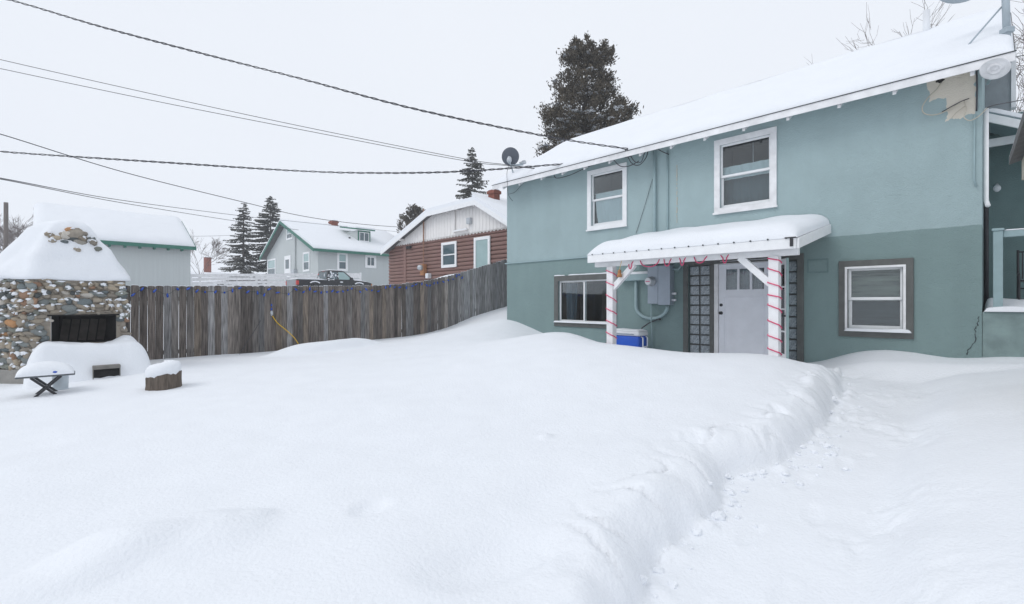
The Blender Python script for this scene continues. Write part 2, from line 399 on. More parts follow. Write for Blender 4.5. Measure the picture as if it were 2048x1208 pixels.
def height(X, Y):
    X = np.asarray(X, float); Y = np.asarray(Y, float)
    zb = base_h(X, Y)
    near = sst(40, 15, np.hypot(X, Y-6))
    zb = zb + near*(.035*fbm(X, Y, 2.2, 3) + .012*fbm(X, Y, .6, 9, 3) + .0022*fbm(X, Y, .12, 5, 3))
    best = np.full(X.shape, 1e9); side = np.zeros(X.shape); zf = np.zeros(X.shape)
    for a, b in zip(PATH, PATH[1:]):
        dx, dy = b[0]-a[0], b[1]-a[1]; L2 = dx*dx+dy*dy
        t = np.clip(((X-a[0])*dx+(Y-a[1])*dy)/L2, 0, 1)
        d = np.hypot(X-a[0]-t*dx, Y-a[1]-t*dy); m = d < best
        best = np.where(m, d, best); side = np.where(m, dx*(Y-a[1])-dy*(X-a[0]), side); zf = np.where(m, a[2]+t*(b[2]-a[2]), zf)
    lump = .07*fbm(X, Y, .8, 21, 2)
    zfl = zf + .014*fbm(X, Y, .5, 41, 2) + .003*fbm(X, Y, .10, 43, 2) + sst(.05, .4, fbm(X, Y, .55, 61, 2))*(.016*fbm(X+.4*Y, Y*2-X, .12, 47, 2) + .012*fbm(X, Y, .05, 49, 1))
    bf = np.full(X.shape, 1e9); sd = np.zeros(X.shape)
    for a, b in zip(FOOT, FOOT[1:]):
        dx, dy = b[0]-a[0], b[1]-a[1]; L2 = dx*dx+dy*dy
        t = np.clip(((X-a[0])*dx+(Y-a[1])*dy)/L2, 0, 1)
        d = np.hypot(X-a[0]-t*dx, Y-a[1]-t*dy); m = d < bf-1e-7
        bf = np.where(m, d, bf); sd = np.where(m, np.sign(dx*(Y-a[1])-dy*(X-a[0])), sd)
    dl = bf*sd + .07*fbm(X, Y, .55, 23, 2) + .035*np.abs(fbm(X, Y, .26, 33, 2))
    near_end = sst(9.5, 6.5, Y)
    tt_ = np.clip((dl+.02)/.30, 0, 1); sl = .78*(1-(1-tt_)**2.3)*sst(-.03, .04, dl) + .22*sst(.1, 1.1, dl)
    dr = best - .40 + lump
    sr = sst(-.05, 1.3, dr)*.6 + .4*sst(-.05, .40, dr)
    wside = sst(-.15, .15, side)                # positive: left of the walking direction
    s = sl*wside + sr*(1-wside)
    dd = PATH[-1,:2]-PATH[-2,:2]; dd = dd/np.hypot(*dd)
    past = (X-PATH[-1,0])*dd[0]+(Y-PATH[-1,1])*dd[1]
    s = np.maximum(s, sst(-.15, .42, past))
    z = zfl + (zb - zfl)*s
    # rounded lobes and crumbs along the cut bank
    bank = np.exp(-((dl-.22)/.22)**2)*wside*sst(.2, -.2, past)
    z = z + bank*(.05*fbm(X, Y, .42, 51, 2) - .05*sst(.12, .0, np.abs(fbm(X, Y, .34, 53, 2))) + .012*fbm(X, Y, .07, 55, 2))
    crumb = np.exp(-((dl+.05)/.10)**2)*wside*sst(.2, -.2, past)
    z = z + crumb*np.maximum(0, .075*fbm(X, Y, .14, 57, 2))
    z = z - .05*np.exp(-((dl-.75)/.3)**2)*wside*sst(4.0, 3.0, Y)
    # snow humps: by the fence, small dents in the yard
    def hump(u, v, Yd, h, ra, rb, ang=TH+math.pi/2):
        p = world(u, v, Yd); c, s_ = math.cos(ang), math.sin(ang)
        q = (X-p.x)*c+(Y-p.y)*s_; r_ = -(X-p.x)*s_+(Y-p.y)*c
        return h*sst(1, .35, np.sqrt((q/ra)**2+(r_/rb)**2))
    rs = np.random.default_rng(4)
    for k in range(15):                         # boot prints, heel to toe up the path
        f_ = .25 + k*.044; j = f_*(len(PATH)-1); i0 = int(j); c0 = PATH[i0]+(PATH[i0+1]-PATH[i0])*(j-i0); dv = PATH[i0+1,:2]-PATH[i0,:2]; dv = dv/np.hypot(*dv)
        ox = (.13 if k % 2 else -.13)+rs.uniform(-.06,.06); px_, py_ = c0[0]-dv[1]*ox, c0[1]+dv[0]*ox; an_ = math.atan2(dv[1], dv[0])+rs.uniform(-.25,.25)
        q_ = (X-px_)*math.cos(an_)+(Y-py_)*math.sin(an_); r_ = -(X-px_)*math.sin(an_)+(Y-py_)*math.cos(an_); el_ = np.sqrt((q_/.155)**2+(r_/.062)**2)
        z = z - .010*sst(1.25, .7, el_) + .004*np.exp(-((el_-1.3)/.2)**2)
    z = z + hump(655, 690, 12.0, .24, 1.75, .5)
    z = z + hump(740, 1005, 3.1, -.035, .16, .13) + hump(330, 1100, 2.7, .09, .65, .4, .4) + hump(1090, 870, 4.4, .03, .10, .08)
    z = z + hump(520, 1040, 3.0, .02, .12, .1) + hump(150, 1150, 2.4, .07, .6, .25, .8) + hump(1000, 1120, 2.6, -.04, .6, .22, .5)
    return z
def hz(x, y): return float(height(np.array([x]), np.array([y]))[0])

def axis(segs):
    out = [segs[0][0]]
    for a, b, st0, st1 in segs:
        x = a
        while x < b - 1e-6:
            st = st0 + (st1-st0)*(x-a)/(b-a); x = min(b, x+st); out.append(x)
    return np.array(out)
gx = axis([(-600,-60,90,20),(-60,-16,6,1),(-16,-5,.4,.07),(-5,-2.5,.07,.04),(-2.5,5,.028,.03),(5,9,.04,.12),(9,20,.2,1),(20,60,2,8),(60,600,20,90)])
gy = axis([(-600,-40,90,20),(-40,-4,6,.6),(-4,1.2,.5,.06),(1.2,5,.022,.03),(5,9,.03,.05),(9,19,.05,.1),(19,40,.4,1),(40,80,2,8),(80,600,20,90)])
GX, GY = np.meshgrid(gx, gy, indexing='ij'); GZ = height(GX, GY)
nx_, ny_ = GX.shape
me = bpy.data.meshes.new('snow_ground')
idx = np.arange(nx_*ny_).reshape(nx_, ny_)
q = np.stack([idx[:-1,:-1], idx[1:,:-1], idx[1:,1:], idx[:-1,1:]], -1).reshape(-1, 4)
me.vertices.add(nx_*ny_); me.vertices.foreach_set('co', np.stack([GX,GY,GZ],-1).ravel())
me.loops.add(q.size); me.loops.foreach_set('vertex_index', q.ravel().astype(np.int32))
me.polygons.add(len(q)); me.polygons.foreach_set('loop_start', (np.arange(len(q))*4).astype(np.int32))
me.update(calc_edges=True)
go = link('snow_ground', me, SNOW, None, True); go['kind'] = 'structure'

# loose clods fallen from the cut bank
rc = random.Random(8); cl = MB()
for k in range(110):
    i_ = rc.randrange(8, len(FOOT)-2); f_ = FOOT[i_] + (FOOT[i_+1]-FOOT[i_])*rc.random(); ofs = abs(rc.gauss(0, .16)); 
    x_, y_ = f_[0]+ofs*.72+rc.gauss(0,.02), f_[1]-ofs*.7+rc.gauss(0,.02); r_ = min(.05, .007+abs(rc.gauss(0,.011)))
    cl.blob((x_, y_, hz(x_, y_)+r_*.25), r_*rc.uniform(.8,1.5), r_*rc.uniform(.8,1.5), r_*.8, k, .35, 2)
o = cl.build('snow_clods', SNOW, None); o['kind'] = 'stuff'

# ------------------------------------------------------------------ walls, windows
def wall_y(name, x0, x1, z0, z1, holes, m, parent, y=0, depth=.14):
    """wall in the plane y with rectangular openings (x0,x1,z0,z1) and their reveals"""
    mb = MB()
    xs = sorted({x0, x1, *[h[0] for h in holes], *[h[1] for h in holes]}); zs = sorted({z0, z1, *[h[2] for h in holes], *[h[3] for h in holes]})
    xs = [x for x in xs if x0 <= x <= x1]; zs = [z for z in zs if z0 <= z <= z1]
    V = {}
    def vert(x, z):
        if (x, z) not in V: V[(x, z)] = mb.bm.verts.new((x, y, z))
        return V[(x, z)]
    for xa, xb in zip(xs, xs[1:]):
        for za, zb in zip(zs, zs[1:]):
            cx, cz = (xa+xb)/2, (za+zb)/2
            if any(h[0] < cx < h[1] and h[2] < cz < h[3] for h in holes): continue
            mb.bm.faces.new((vert(xa,za), vert(xb,za), vert(xb,zb), vert(xa,zb)))
    for h in holes:
        c = [(h[0],h[2]),(h[1],h[2]),(h[1],h[3]),(h[0],h[3])]
        for (a, b), (d, e) in zip(c, c[1:]+c[:1]):
            mb.poly([(a,y,b),(d,y,e),(d,y+depth,e),(a,y+depth,b)])
    return mb.build(name, m, parent)

def ring(mb, x0, x1, z0, z1, wd, ya, yb, bev=.004, bottom=None):
    b = bottom or wd
    mb.box(x0, x0+wd, ya, yb, z0+b, z1-wd, bev); mb.box(x1-wd, x1, ya, yb, z0+b, z1-wd, bev)
    mb.box(x0, x1, ya, yb, z1-wd, z1, bev); mb.box(x0, x1, ya, yb, z0, z0+b, bev)
    return mb

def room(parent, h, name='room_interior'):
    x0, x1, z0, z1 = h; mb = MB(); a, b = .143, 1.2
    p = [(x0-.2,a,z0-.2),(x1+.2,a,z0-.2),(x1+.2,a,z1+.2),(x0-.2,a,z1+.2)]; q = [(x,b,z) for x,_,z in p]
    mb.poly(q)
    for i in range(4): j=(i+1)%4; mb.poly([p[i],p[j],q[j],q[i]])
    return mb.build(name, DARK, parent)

def curtain(parent, name, x0, x1, z0, z1, y, m, fold=.02, n=40, swag=0):
    mb = MB()
    def f(a, b):
        x = x0+(x1-x0)*a; z = z0+(z1-z0)*b
        if swag: x += swag*(1-b)**2*(.5-a); z += abs(swag)*.25*(1-b)*math.sin(a*9)
        return (x, y + fold*math.sin(a*n) + fold*.5*math.sin(a*n*2.3+b*2), z)
    mb.grid(f, 60, 8); return mb.build(name, m, parent, True)

# ------------------------------------------------------------------ the teal house
house = thing('house', 'two storey teal stucco house with snowy roof and white framed windows', 'house', (HF.o.x, HF.o.y, 0), TH)
TRIM = .10
W_UL = HF.rect_y(1174, 1253, 341, 326, 461, 453, -.03)
W_UR = HF.rect_y(1428, 1553, 281, 253, 430, 412, -.03)
W_LR = HF.rect_y(1677, 1827, 523, 515, 673, 678, -.03)
W_LL = HF.rect_y(1108, 1232, 550, 549, 651, 659, -.03)
DOORG = HF.rect_y(1366, 1607, 521, 507, 725, 760, -.03)
EZ = HF.on_y(1014, 368, 0)[1]                   # wall head
def inner(r, t=TRIM): return (r[0]+t, r[1]-t, r[2]+t, r[3]-t)
holes = [inner(W_UL), inner(W_UR), inner(W_LR, .12), inner(W_LL, .12), (DOORG[0]+.1, DOORG[1]-.1, 0.0, DOORG[3]-.1)]
STUC = stucco()
wall_y('front_wall', 0, XR, -.5, EZ+.12, holes, STUC, house)
DEPTH = 8.5
mb = MB(); mb.poly([(XR,0,-.5),(XR,DEPTH,-.5),(XR,DEPTH,EZ+.12),(XR,0,EZ+.12)]); mb.build('side_wall', STUC, house)
mb = MB(); mb.poly([(0,0,-.5),(0,DEPTH,-.5),(0,DEPTH,EZ+.12),(0,0,EZ+.12)]); mb.build('side_wall', STUC, house)
mb = MB(); mb.poly([(0,DEPTH,-.5),(XR,DEPTH,-.5),(XR,DEPTH,EZ+.12),(0,DEPTH,EZ+.12)]); mb.build('back_wall', STUC, house)
# ledge
xa = HF.on_y(1184, 515, 0)[0]
MB().box(-.06, xa, -.035, 0.0, BANDZ-.02, BANDZ+.012, .004).build('ledge', TEALP, house)

def double_hung(r, trim, mt, name='window', sash_m=WHITE, split=.5, sill=True):
    x0, x1, z0, z1 = r; i = inner(r, trim)
    wdw = ring(MB(), x0, x1, z0, z1, trim+.012, -.032, -.002).build(name, mt, house)
    if sill: MB().box(x0-.02, x1+.02, -.055, -.034, z0-.012, z0+.028, .004).build('sill', mt, wdw)
    zm = i[2]+(i[3]-i[2])*split
    ring(MB(), i[0]+.002, i[1]-.002, zm-.02, i[3]-.002, .045, .03, .055).build('sash', sash_m, wdw)
    ring(MB(), i[0]+.002, i[1]-.002, i[2]+.002, zm+.025, .05, .06, .085, bottom=.07).build('sash', sash_m, wdw)
    MB().box(i[0]+.04, i[1]-.04, .041, .045, zm+.02, i[3]-.04).build('pane', GLASS, wdw)
    MB().box(i[0]+.045, i[1]-.045, .071, .075, i[2]+.06, zm-.015).build('pane', GLASS, wdw)
    room(wdw, i)
    return wdw, i, zm
wd, i, zm = double_hung(W_UL, TRIM, WHITE)
curtain(wd, 'curtain', i[0]+.05, i[1]+.02, i[2]-.05, zm+.17, .118, CURTW, .010, 14, .22)
MB().tube([(i[0], .118, zm+.17), (i[1], .118, zm+.17)], .006).build('curtain_rod', WHITE, wd)
wd, i, zm = double_hung(W_UR, TRIM, WORN)
curtain(wd, 'valance', i[0], i[1]+.05, zm-.06, zm+.20, .118, CURTW, .012, 24)
curtain(wd, 'curtain', i[0]-.05, i[1]+.1, i[2]-.1, zm-.02, .26, CURTG, .015, 18)
MB().tube([(i[0]+.56*(i[1]-i[0]), .3, zm+.12), (i[0]+.56*(i[1]-i[0]), .3, i[3])], .006).build('pull_cord', WPLAS, wd)
wd, i, zm = double_hung(W_LR, .12, TRIMG, sill=False)
ring(MB(), i[0]-.03, i[1]+.03, i[2]-.02, i[3]+.02, .035, -.045, -.033).build('inner_casing', WORN, wd)
curtain(wd, 'blind', i[0]-.05, i[1]+.05, zm-.04, i[3]+.05, .17, SHEER, .004, 9)
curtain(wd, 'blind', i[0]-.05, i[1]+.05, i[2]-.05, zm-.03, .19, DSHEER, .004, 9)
mb = MB(); cap_mesh(mb, i[0]-.03, i[1]+.10, -.10, -.034, lambda x, y: i[2]-.025, .055, .05, 24, 8, 3, .01, 5); mb.build('sill_snow', SNOW, wd, True)
# basement slider
x0, x1, z0, z1 = W_LL; i = inner(W_LL, .12)
wd = ring(MB(), x0, x1, z0, z1, .132, -.032, -.002).build('window', TRIMG, house)
xm = HF.on_y(1168, 600, 0)[0]
ring(MB(), i[0]+.002, xm+.03, i[2]+.002, i[3]-.002, .05, .05, .08).build('sash', WHITE, wd)
ring(MB(), xm-.03, i[1]-.002, i[2]+.002, i[3]-.002, .04, .015, .045).build('sash', WHITE, wd)
MB().box(i[0]+.045, xm-.015, .062, .066, i[2]+.045, i[3]-.045).build('pane', GLASS, wd)
MB().box(xm+.005, i[1]-.035, .028, .032, i[2]+.035, i[3]-.035).build('pane', GLASS, wd)
room(wd, i); curtain(wd, 'curtain', i[0]+.05, i[0]+.42, i[2]-.1, i[3], .25, CURTB, .03, 22, .1)
mb = MB(); cap_mesh(mb, x0+.02, i[1], -.085, -.034, lambda x, y: i[2]-.02, .045, .04, 30, 8, 5, .008, 4); mb.build('sill_snow', SNOW, wd, True)
mb = MB(); cap_mesh(mb, x0, x0+.35, -.034, -.004, lambda x, y: z1, .03, .03, 16, 6, 6, .006, 6); mb.build('lintel_snow', SNOW, wd, True)
mb = MB(); cap_mesh(mb, x0+.47, x1-.1, -.034, -.004, lambda x, y: z1, .032, .03, 24, 6, 8, .006, 6); mb.build('lintel_snow', SNOW, wd, True)

# entrance: dark surround, glass block sidelights, door, storm door
DZ0 = .08
x0, x1, z0, z1 = DOORG
sur = MB()
sur.box(x0, x0+.105, -.032, -.002, -.3, z1-.105, .004); sur.box(x1-.105, x1, -.032, -.002, -.3, z1-.105, .004); sur.box(x0, x1, -.032, -.002, z1-.105, z1, .004)
xd0 = HF.on_y(1428, 600, 0)[0]; xd1 = HF.on_y(1548, 600, 0)[0]
sur.box(xd0-.08, xd0, -.028, .1, -.3, z1-.107, .004); sur.box(xd1, xd1+.06, -.028, .1, -.3, z1-.107, .004)
ent = sur.build('entrance_surround', TRIMG, house)
def blocks(xa, xb, ncol, name):
    p = .203
    bk = MB().box(xa, xb, .07, .1, -.2, z1-.1).build(name, TRIMG, house)
    bmesh_ = MB(); bw = (xb-xa)/ncol
    bmesh_.box(-bw/2+.016, bw/2-.016, 0, .05, -p/2+.013, p/2-.013, .012)
    proto = None; z = z1-.115-p/2
    while z > .05:
        for c in range(ncol):
            if proto is None: proto = bmesh_.build('glass_block', GBLK, bk); o = proto
            else: o = proto.copy(); COL.objects.link(o)
            o.location = (xa+bw*(c+.5), .025, z)
        z -= p
blocks(x0+.107, xd0-.082, 2, 'sidelight')
blocks(xd1+.062, x1-.107, 2, 'sidelight')
# door frame and leaf
dl = HF.on_y(1437, 600, .02)[0]; dtop = HF.on_y(1483, 527, .02)[1]
fr = MB(); fr.box(xd0+.002, dl, -.01, .1, -.2, dtop+.05, .004); fr.box(xd1-.06, xd1-.002, -.01, .1, -.2, dtop+.05, .004); fr.box(dl, xd1-.06, -.01, .1, dtop+.006, dtop+.05, .004)
fr.build('door_frame', WORN, house)
da, db = dl+.004, xd1-.064
dw = db-da
door = MB()
gl0, gl1 = dtop-.50, dtop-.10
gxs = [da+dw*.15, da+dw*.88]
door.box(da, gxs[0], .02, .06, DZ0, dtop, .003); door.box(gxs[1], db, .02, .06, DZ0, dtop, .003)
door.box(gxs[0], gxs[1], .02, .06, gl1, dtop, .003); door.box(gxs[0], gxs[1], .02, .06, DZ0, gl0, .003)
gw = (gxs[1]-gxs[0])
for k in (1, 2): door.box(gxs[0]+gw*k/3-.022, gxs[0]+gw*k/3+.022, .022, .058, gl0, gl1, .003)
dobj = door.build('door', DOORW, house)
for k in range(3): MB().box(gxs[0]+gw*k/3+.02*(k>0), gxs[0]+gw*(k+1)/3-.02*(k<2), .042, .046, gl0, gl1).build('pane', GLASS, dobj)
curtain(dobj, 'door_curtain', gxs[0]-.03, gxs[1]-.05, gl0-.05, gl1+.05, .1, mat('lace', (.34, .34, .37), .9, .15, 8, stretch=(1,1,5)), .006, 60)
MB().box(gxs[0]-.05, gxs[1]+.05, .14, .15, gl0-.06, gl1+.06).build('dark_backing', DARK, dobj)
pan = MB(); pz1 = gl0-.16; pz0 = DZ0+.12
for a in ((da+.1, db-.1, pz1, pz1+.012),(da+.1, db-.1, pz0, pz0+.012)): pan.box(a[0], a[1], .012, .0195, a[2], a[3], .002)
for xx in (da+.1, db-.112): pan.box(xx, xx+.012, .012, .0195, pz0+.012, pz1, .002)
pan.build('panel_moulding', DOORW, dobj)
for v_ in (610, 626):
    zk = HF.on_y(1442, v_, .02)[1]; Mk = Matrix.Translation((da+.05, .02, zk)) @ Matrix.Rotation(R(90), 4, 'X')
    MB().lathe([(.032,0),(.032,.008),(.014,.012),(.014,.03),(.028,.04),(.030,.055),(.018,.068),(.002,.07)] if v_ == 626 else [(.03,0),(.03,.012),(.024,.02),(.002,.022)], 18, Mk).build('door_knob' if v_ == 626 else 'deadbolt', BLACK, dobj, True)
MB().box(da-.03, db+.03, -.04, .1, DZ0-.06, DZ0-.004, .004).build('threshold', mat('threshold_wood', (.22, .12, .06), .8), house)
mb = MB(); cap_mesh(mb, dl+.05, xd1-.07, -.0345, -.0105, lambda x, y: dtop+.05, .014, .02, 30, 4, 2, .006, 8); mb.build('frame_snow', SNOW, house, True)
# storm door standing open
hx = xd1 - .05; SW = .78
for k in range(90):
    ang = R(-89+k); q_ = HF.glob(hx+SW*math.cos(ang), -.04+SW*math.sin(ang))
    if 1024+FPX*q_.x/q_.y > 1572: break
sd = bpy.data.objects.new('storm_door', None)
st = MB(); st.box(0, .09, 0, .03, DZ0, dtop, .003); st.box(SW-.09, SW, 0, .03, DZ0, dtop, .003); st.box(.09, SW-.09, 0, .03, dtop-.1, dtop, .003); st.box(.09, SW-.09, 0, .03, DZ0, DZ0+.28, .003)
for k in (1, 2, 3): zz = DZ0+.28+(dtop-.1-DZ0-.28)*k/4; st.box(.09, SW-.09, .004, .026, zz-.014, zz+.014, .002)
so = st.build('storm_door', WORN, house); so.location = (hx, -.04, 0); so.rotation_euler = (0, 0, ang)
MB().box(.09, SW-.09, .012, .016, DZ0+.28, dtop-.1).build('pane', GLASS, so)
MB().box(SW, SW+.012, -.004, .034, DZ0, dtop).build('edge_strip', mat('pale_teal_paint', (.34, .47, .47), .6), so)
MB().box(SW-.07, SW-.03, -.05, 0, 1.0, 1.03, .004).bar((SW-.05,-.05,1.0),(SW-.05,-.05,1.1),.015,.02,(1,0,0)).build('handle', BLACK, so)

# roof
OV = .45
xe, ze = HF.on_y(985, 371, -OV)                 # eave tip at the left end
ry, rz_ = HF.on_x(1130, 281, xe)                # ridge seen at the left gable
XE1 = HF.on_y(2031, 92, -OV)[0]
ST = .16                                        # snow depth
sl = (rz_ - ST - ze) / (ry + OV)
def roofz(x, y): return ze + sl*(y+OV) if y <= ry else rz_-ST - sl*(y-ry)
roof = MB()
yb = 2*ry + OV
for ya_, yb_ in ((-OV, ry), (ry, yb)):
    pts = [(xe, ya_, roofz(0, ya_)-.03), (xe, yb_, roofz(0, yb_)-.03), (xe, yb_, roofz(0, yb_)), (xe, ya_, roofz(0, ya_))]
    roof.prism(pts, (XE1-xe, 0, 0))
ro = roof.build('roof', ROOFM, house)
mb = MB(); cap_mesh(mb, xe+.01, XE1-.01, -OV+.015, ry, lambda x, y: roofz(x, y), ST, .28, 90, 40, 1, .022, 1.1, edges=(1,1,1,0)); mb.build('roof_snow', SNOW, ro, True)
mb = MB(); cap_mesh(mb, xe+.01, XE1-.01, ry, yb-.02, lambda x, y: roofz(x, y), ST, .28, 60, 30, 1, .012, .6, edges=(1,1,0,1)); mb.build('roof_snow', SNOW, ro, True)
MB().box(xe-.012, XE1+.012, -OV-.022, -OV-.0105, ze-.006, ze+.006).build('drip_edge', DRIP, ro)
MB().box(xe, XE1, -OV-.010, -OV-.0005, ze-.125, ze-.001, .002).build('fascia', WORN, ro)
mb = MB(); mb.prism([(xe, -OV+.026, ze-.045), (xe, .0, ze-.045+sl*OV), (xe, .0, ze-.03+sl*OV), (xe, -OV+.026, ze-.032)], (XE1-xe, 0, 0)); mb.build('soffit', WORN, ro)
for xx in (xe, XE1-.03):
    mb = MB(); mb.prism([(xx, -OV+.03, ze-.12), (xx, ry, roofz(0, ry)-.12), (xx, yb, ze-.12), (xx, yb, ze-.035), (xx, ry, roofz(0, ry)-.035), (xx, -OV+.03, ze-.035)], (.03, 0, 0)); mb.build('rake_board', WHITE, ro)
for xx in (0.001, XR-.001):
    mb = MB(); mb.poly([(xx, 0, EZ+.1), (xx, yb-OV, EZ+.1), (xx, ry, roofz(0, ry)-.04)]); mb.build('gable', STUC, house)
tail = None
for u in (1010, 1042, 1086, 1128, 1172, 1222, 1283, 1345, 1412, 1490, 1578, 1680, 1790, 1945):
    x = HF.on_y(u, 300, -OV+.1)[0]
    if tail is None:
        mb = MB(); mb.prism([(-.022, -OV+.03, ze-.175), (-.022, 0, ze-.17+sl*OV), (-.022, 0, ze-.05+sl*OV), (-.022, -OV+.03, ze-.05)], (.044, 0, 0)); tail = mb.build('rafter_tail', WORN, ro); o = tail
    else: o = tail.copy(); COL.objects.link(o)
    o.location = (x, 0, 0)
pv = Vector(HF.on_y(1853, 40, ry-.2)); MB().tube([(pv[0], ry-.2, rz_-.5), (pv[0], ry-.2, pv[1]+.18)], .055, 12).build('vent_pipe', WPLAS, ro, True)
MB().blob((HF.on_y(1881,161,0)[0], -.001, HF.on_y(1881,161,0)[1]), .045, .005, .026, 3, .6, 3).build('wall_hole', SOOT, house)
# small things fixed to the wall: these are parts
def wp(u, v, y=0): x, z = HF.on_y(u, v, y); return Vector((x, y, z))
MB().tube([wp(1309,296,-.06), wp(1309,540,-.06)], .034, 12).build('service_conduit', TEALP, house, True)
MB().tube([wp(1335,300,-.03), wp(1335,530,-.03)], .017, 10).build('service_conduit', TEALP, house, True)
MB().tube([wp(1949,228,-.02), wp(1948,360,-.02), wp(1953,373,-.02)], .011, 8).build('wall_pipe', TEALP, house, True)
mb = MB(); pts = [wp(1354, v, -.004) + Vector((random.uniform(-.006,.006),0,0)) for v in range(330, 452, 4)]
for k in range(0, len(pts)-1):
    if random.random() < .75: mb.tube([pts[k], pts[k+1]], random.uniform(.005,.012), 5)
mb.build('bare_caulk_line', BONE, house)
def crack(pl, name='crack', r=.006, jit=.012):
    mb = MB(); P = []
    for (u0, v0), (u1, v1) in zip(pl, pl[1:]):
        for k in range(6): t = k/6; P.append(wp(u0+(u1-u0)*t, v0+(v1-v0)*t, -.001)+Vector((random.uniform(-jit,jit),0,random.uniform(-jit,jit))))
    for k in range(len(P)-1): mb.tube([P[k], P[k+1]], r*random.uniform(.35,1.1), 4)
    return mb.build(name, DRIP, house)
crack([(1959,632),(1955,648),(1950,660),(1950,685),(1937,700),(1933,712)])
r_ = HF.rect_y(1615, 1657, 519, 516, 546, 545, 0); ring(MB(), *r_, .022, -.014, .001, .003).build('access_panel', TEALD, house)
r_ = HF.rect_y(1272, 1299, 516, 514, 530, 528, -.1)
vb = MB().box(r_[0], r_[1], -.1, 0, r_[2], r_[3], .006).build('vent_box', WPLAS, house)
for k in range(4): MB().box(r_[0]+.02, r_[1]-.02, -.108, -.101, r_[2]+.02+k*.035, r_[2]+.03+k*.035).build('louvre', WPLAS, vb)
mbx = HF.on_y(1295, 290, -.02); x2 = HF.on_y(1352, 290, -.02)[0]
MB().box(mbx[0]-.1, x2, -.03, -.001, mbx[1]-.1, mbx[1]+.06, .005).build('mounting_board', BONE, house)

# meter cabinet
mc = thing('electric_meter_cabinet', 'grey metal electric meter cabinet on teal wall beside the glass blocks', 'meter box', (HF.o.x, HF.o.y, 0), TH)
r1 = HF.rect_y(1295, 1316, 532, 531, 607, 608, -.2); r2 = HF.rect_y(1316, 1340, 531, 530, 609, 611, -.2)
MB().box(r1[0], r1[1]-.004, -.2, -.002, r1[2], r1[3], .008).build('meter_panel', GREYM, mc)
MB().box(r2[0], r2[1], -.205, -.002, r2[2], r2[3], .008).build('breaker_panel', GREYM, mc)
pm = Vector(HF.on_y(1303, 563, -.2)); Mm = Matrix.Translation((pm[0], -.2, pm[1])) @ Matrix.Rotation(R(90), 4, 'X')
mt = MB().lathe([(.105,0),(.105,.03),(.088,.035),(.088,.13),(.078,.15),(.002,.155)], 24, Mm).build('meter', GALV, mc, True)
MB().lathe([(.072,.156),(.072,.160),(.002,.161)], 24, Mm).build('dial', WPLAS, mt)
MB().box(pm[0]-.05, pm[0]+.05, -.364, -.362, pm[1]-.012, pm[1]+.004).build('dial_mark', PINK, mt)
r3 = HF.rect_y(1238, 1296, 550, 547, 562, 560, -.15)
tr_ = MB().box(r3[0], r1[0]-.002, -.15, -.002, r3[2], r3[3], .006).build('wire_trough', TEALP, mc)
mb = MB(); cap_mesh(mb, r3[0], r1[0]-.01, -.15, -.01, lambda x, y: r3[3], .06, .08, 24, 8, 7, .01, 4); mb.build('trough_snow', SNOW, tr_, True)
a = wp(1272,560,-.07); b = wp(1272,612,-.07); c = wp(1335,609,-.07)
U = [a, b]; cx = (b.x+c.x)/2; rad = (c.x-b.x)/2
for k in range(1, 13):
    t = math.pi*k/12; U.append(Vector((cx-rad*math.cos(t), -.07, b.z-rad*.72*math.sin(t))))
MB().tube(U, .037, 12).build('conduit_bend', TEALP, mc, True)
MB().tube([wp(1303,607,-.05), wp(1302,640,-.12), wp(1304,660,-.06), wp(1305,712,-.05)], .014, 8).build('ground_conduit', TEALP, mc, True)
for v_ in (587, 600): p_ = wp(1341, v_, -.1); MB().tube([p_, p_+Vector((.10,0,0)), p_+Vector((.125,0,0))], .026, 12).build('knockout_plug', WPLAS, mc, True)
MB().tube([wp(1341,539,-.08), wp(1356,539,-.08), wp(1364,530,-.06), wp(1368,512,-.05)], .02, 8).build('side_conduit', TEALP, mc, True)

# hose tap and hose
tp = thing('hose_bib', 'black hose bib with short dark hose on teal wall below the meter cabinet', 'tap', (HF.o.x, HF.o.y, 0), TH)
p_ = wp(1312, 640, -.08)
MB().tube([p_+Vector((.06,.08,.03)), p_+Vector((.05,0,.03)), p_], .018, 8).build('spout', BLACK, tp, True)
MB().lathe([(.03,0),(.035,.01),(.02,.03),(.002,.032)], 12, Matrix.Translation(p_+Vector((.09,-.02,-.0)))).build('tap_handle', BLACK, tp, True)
MB().tube([p_, wp(1298,646,-.12), wp(1285,655,-.18), wp(1277,668,-.22), wp(1272,690,-.25), wp(1270,712,-.25)], .014, 8).build('hose', CABLE, tp, True)

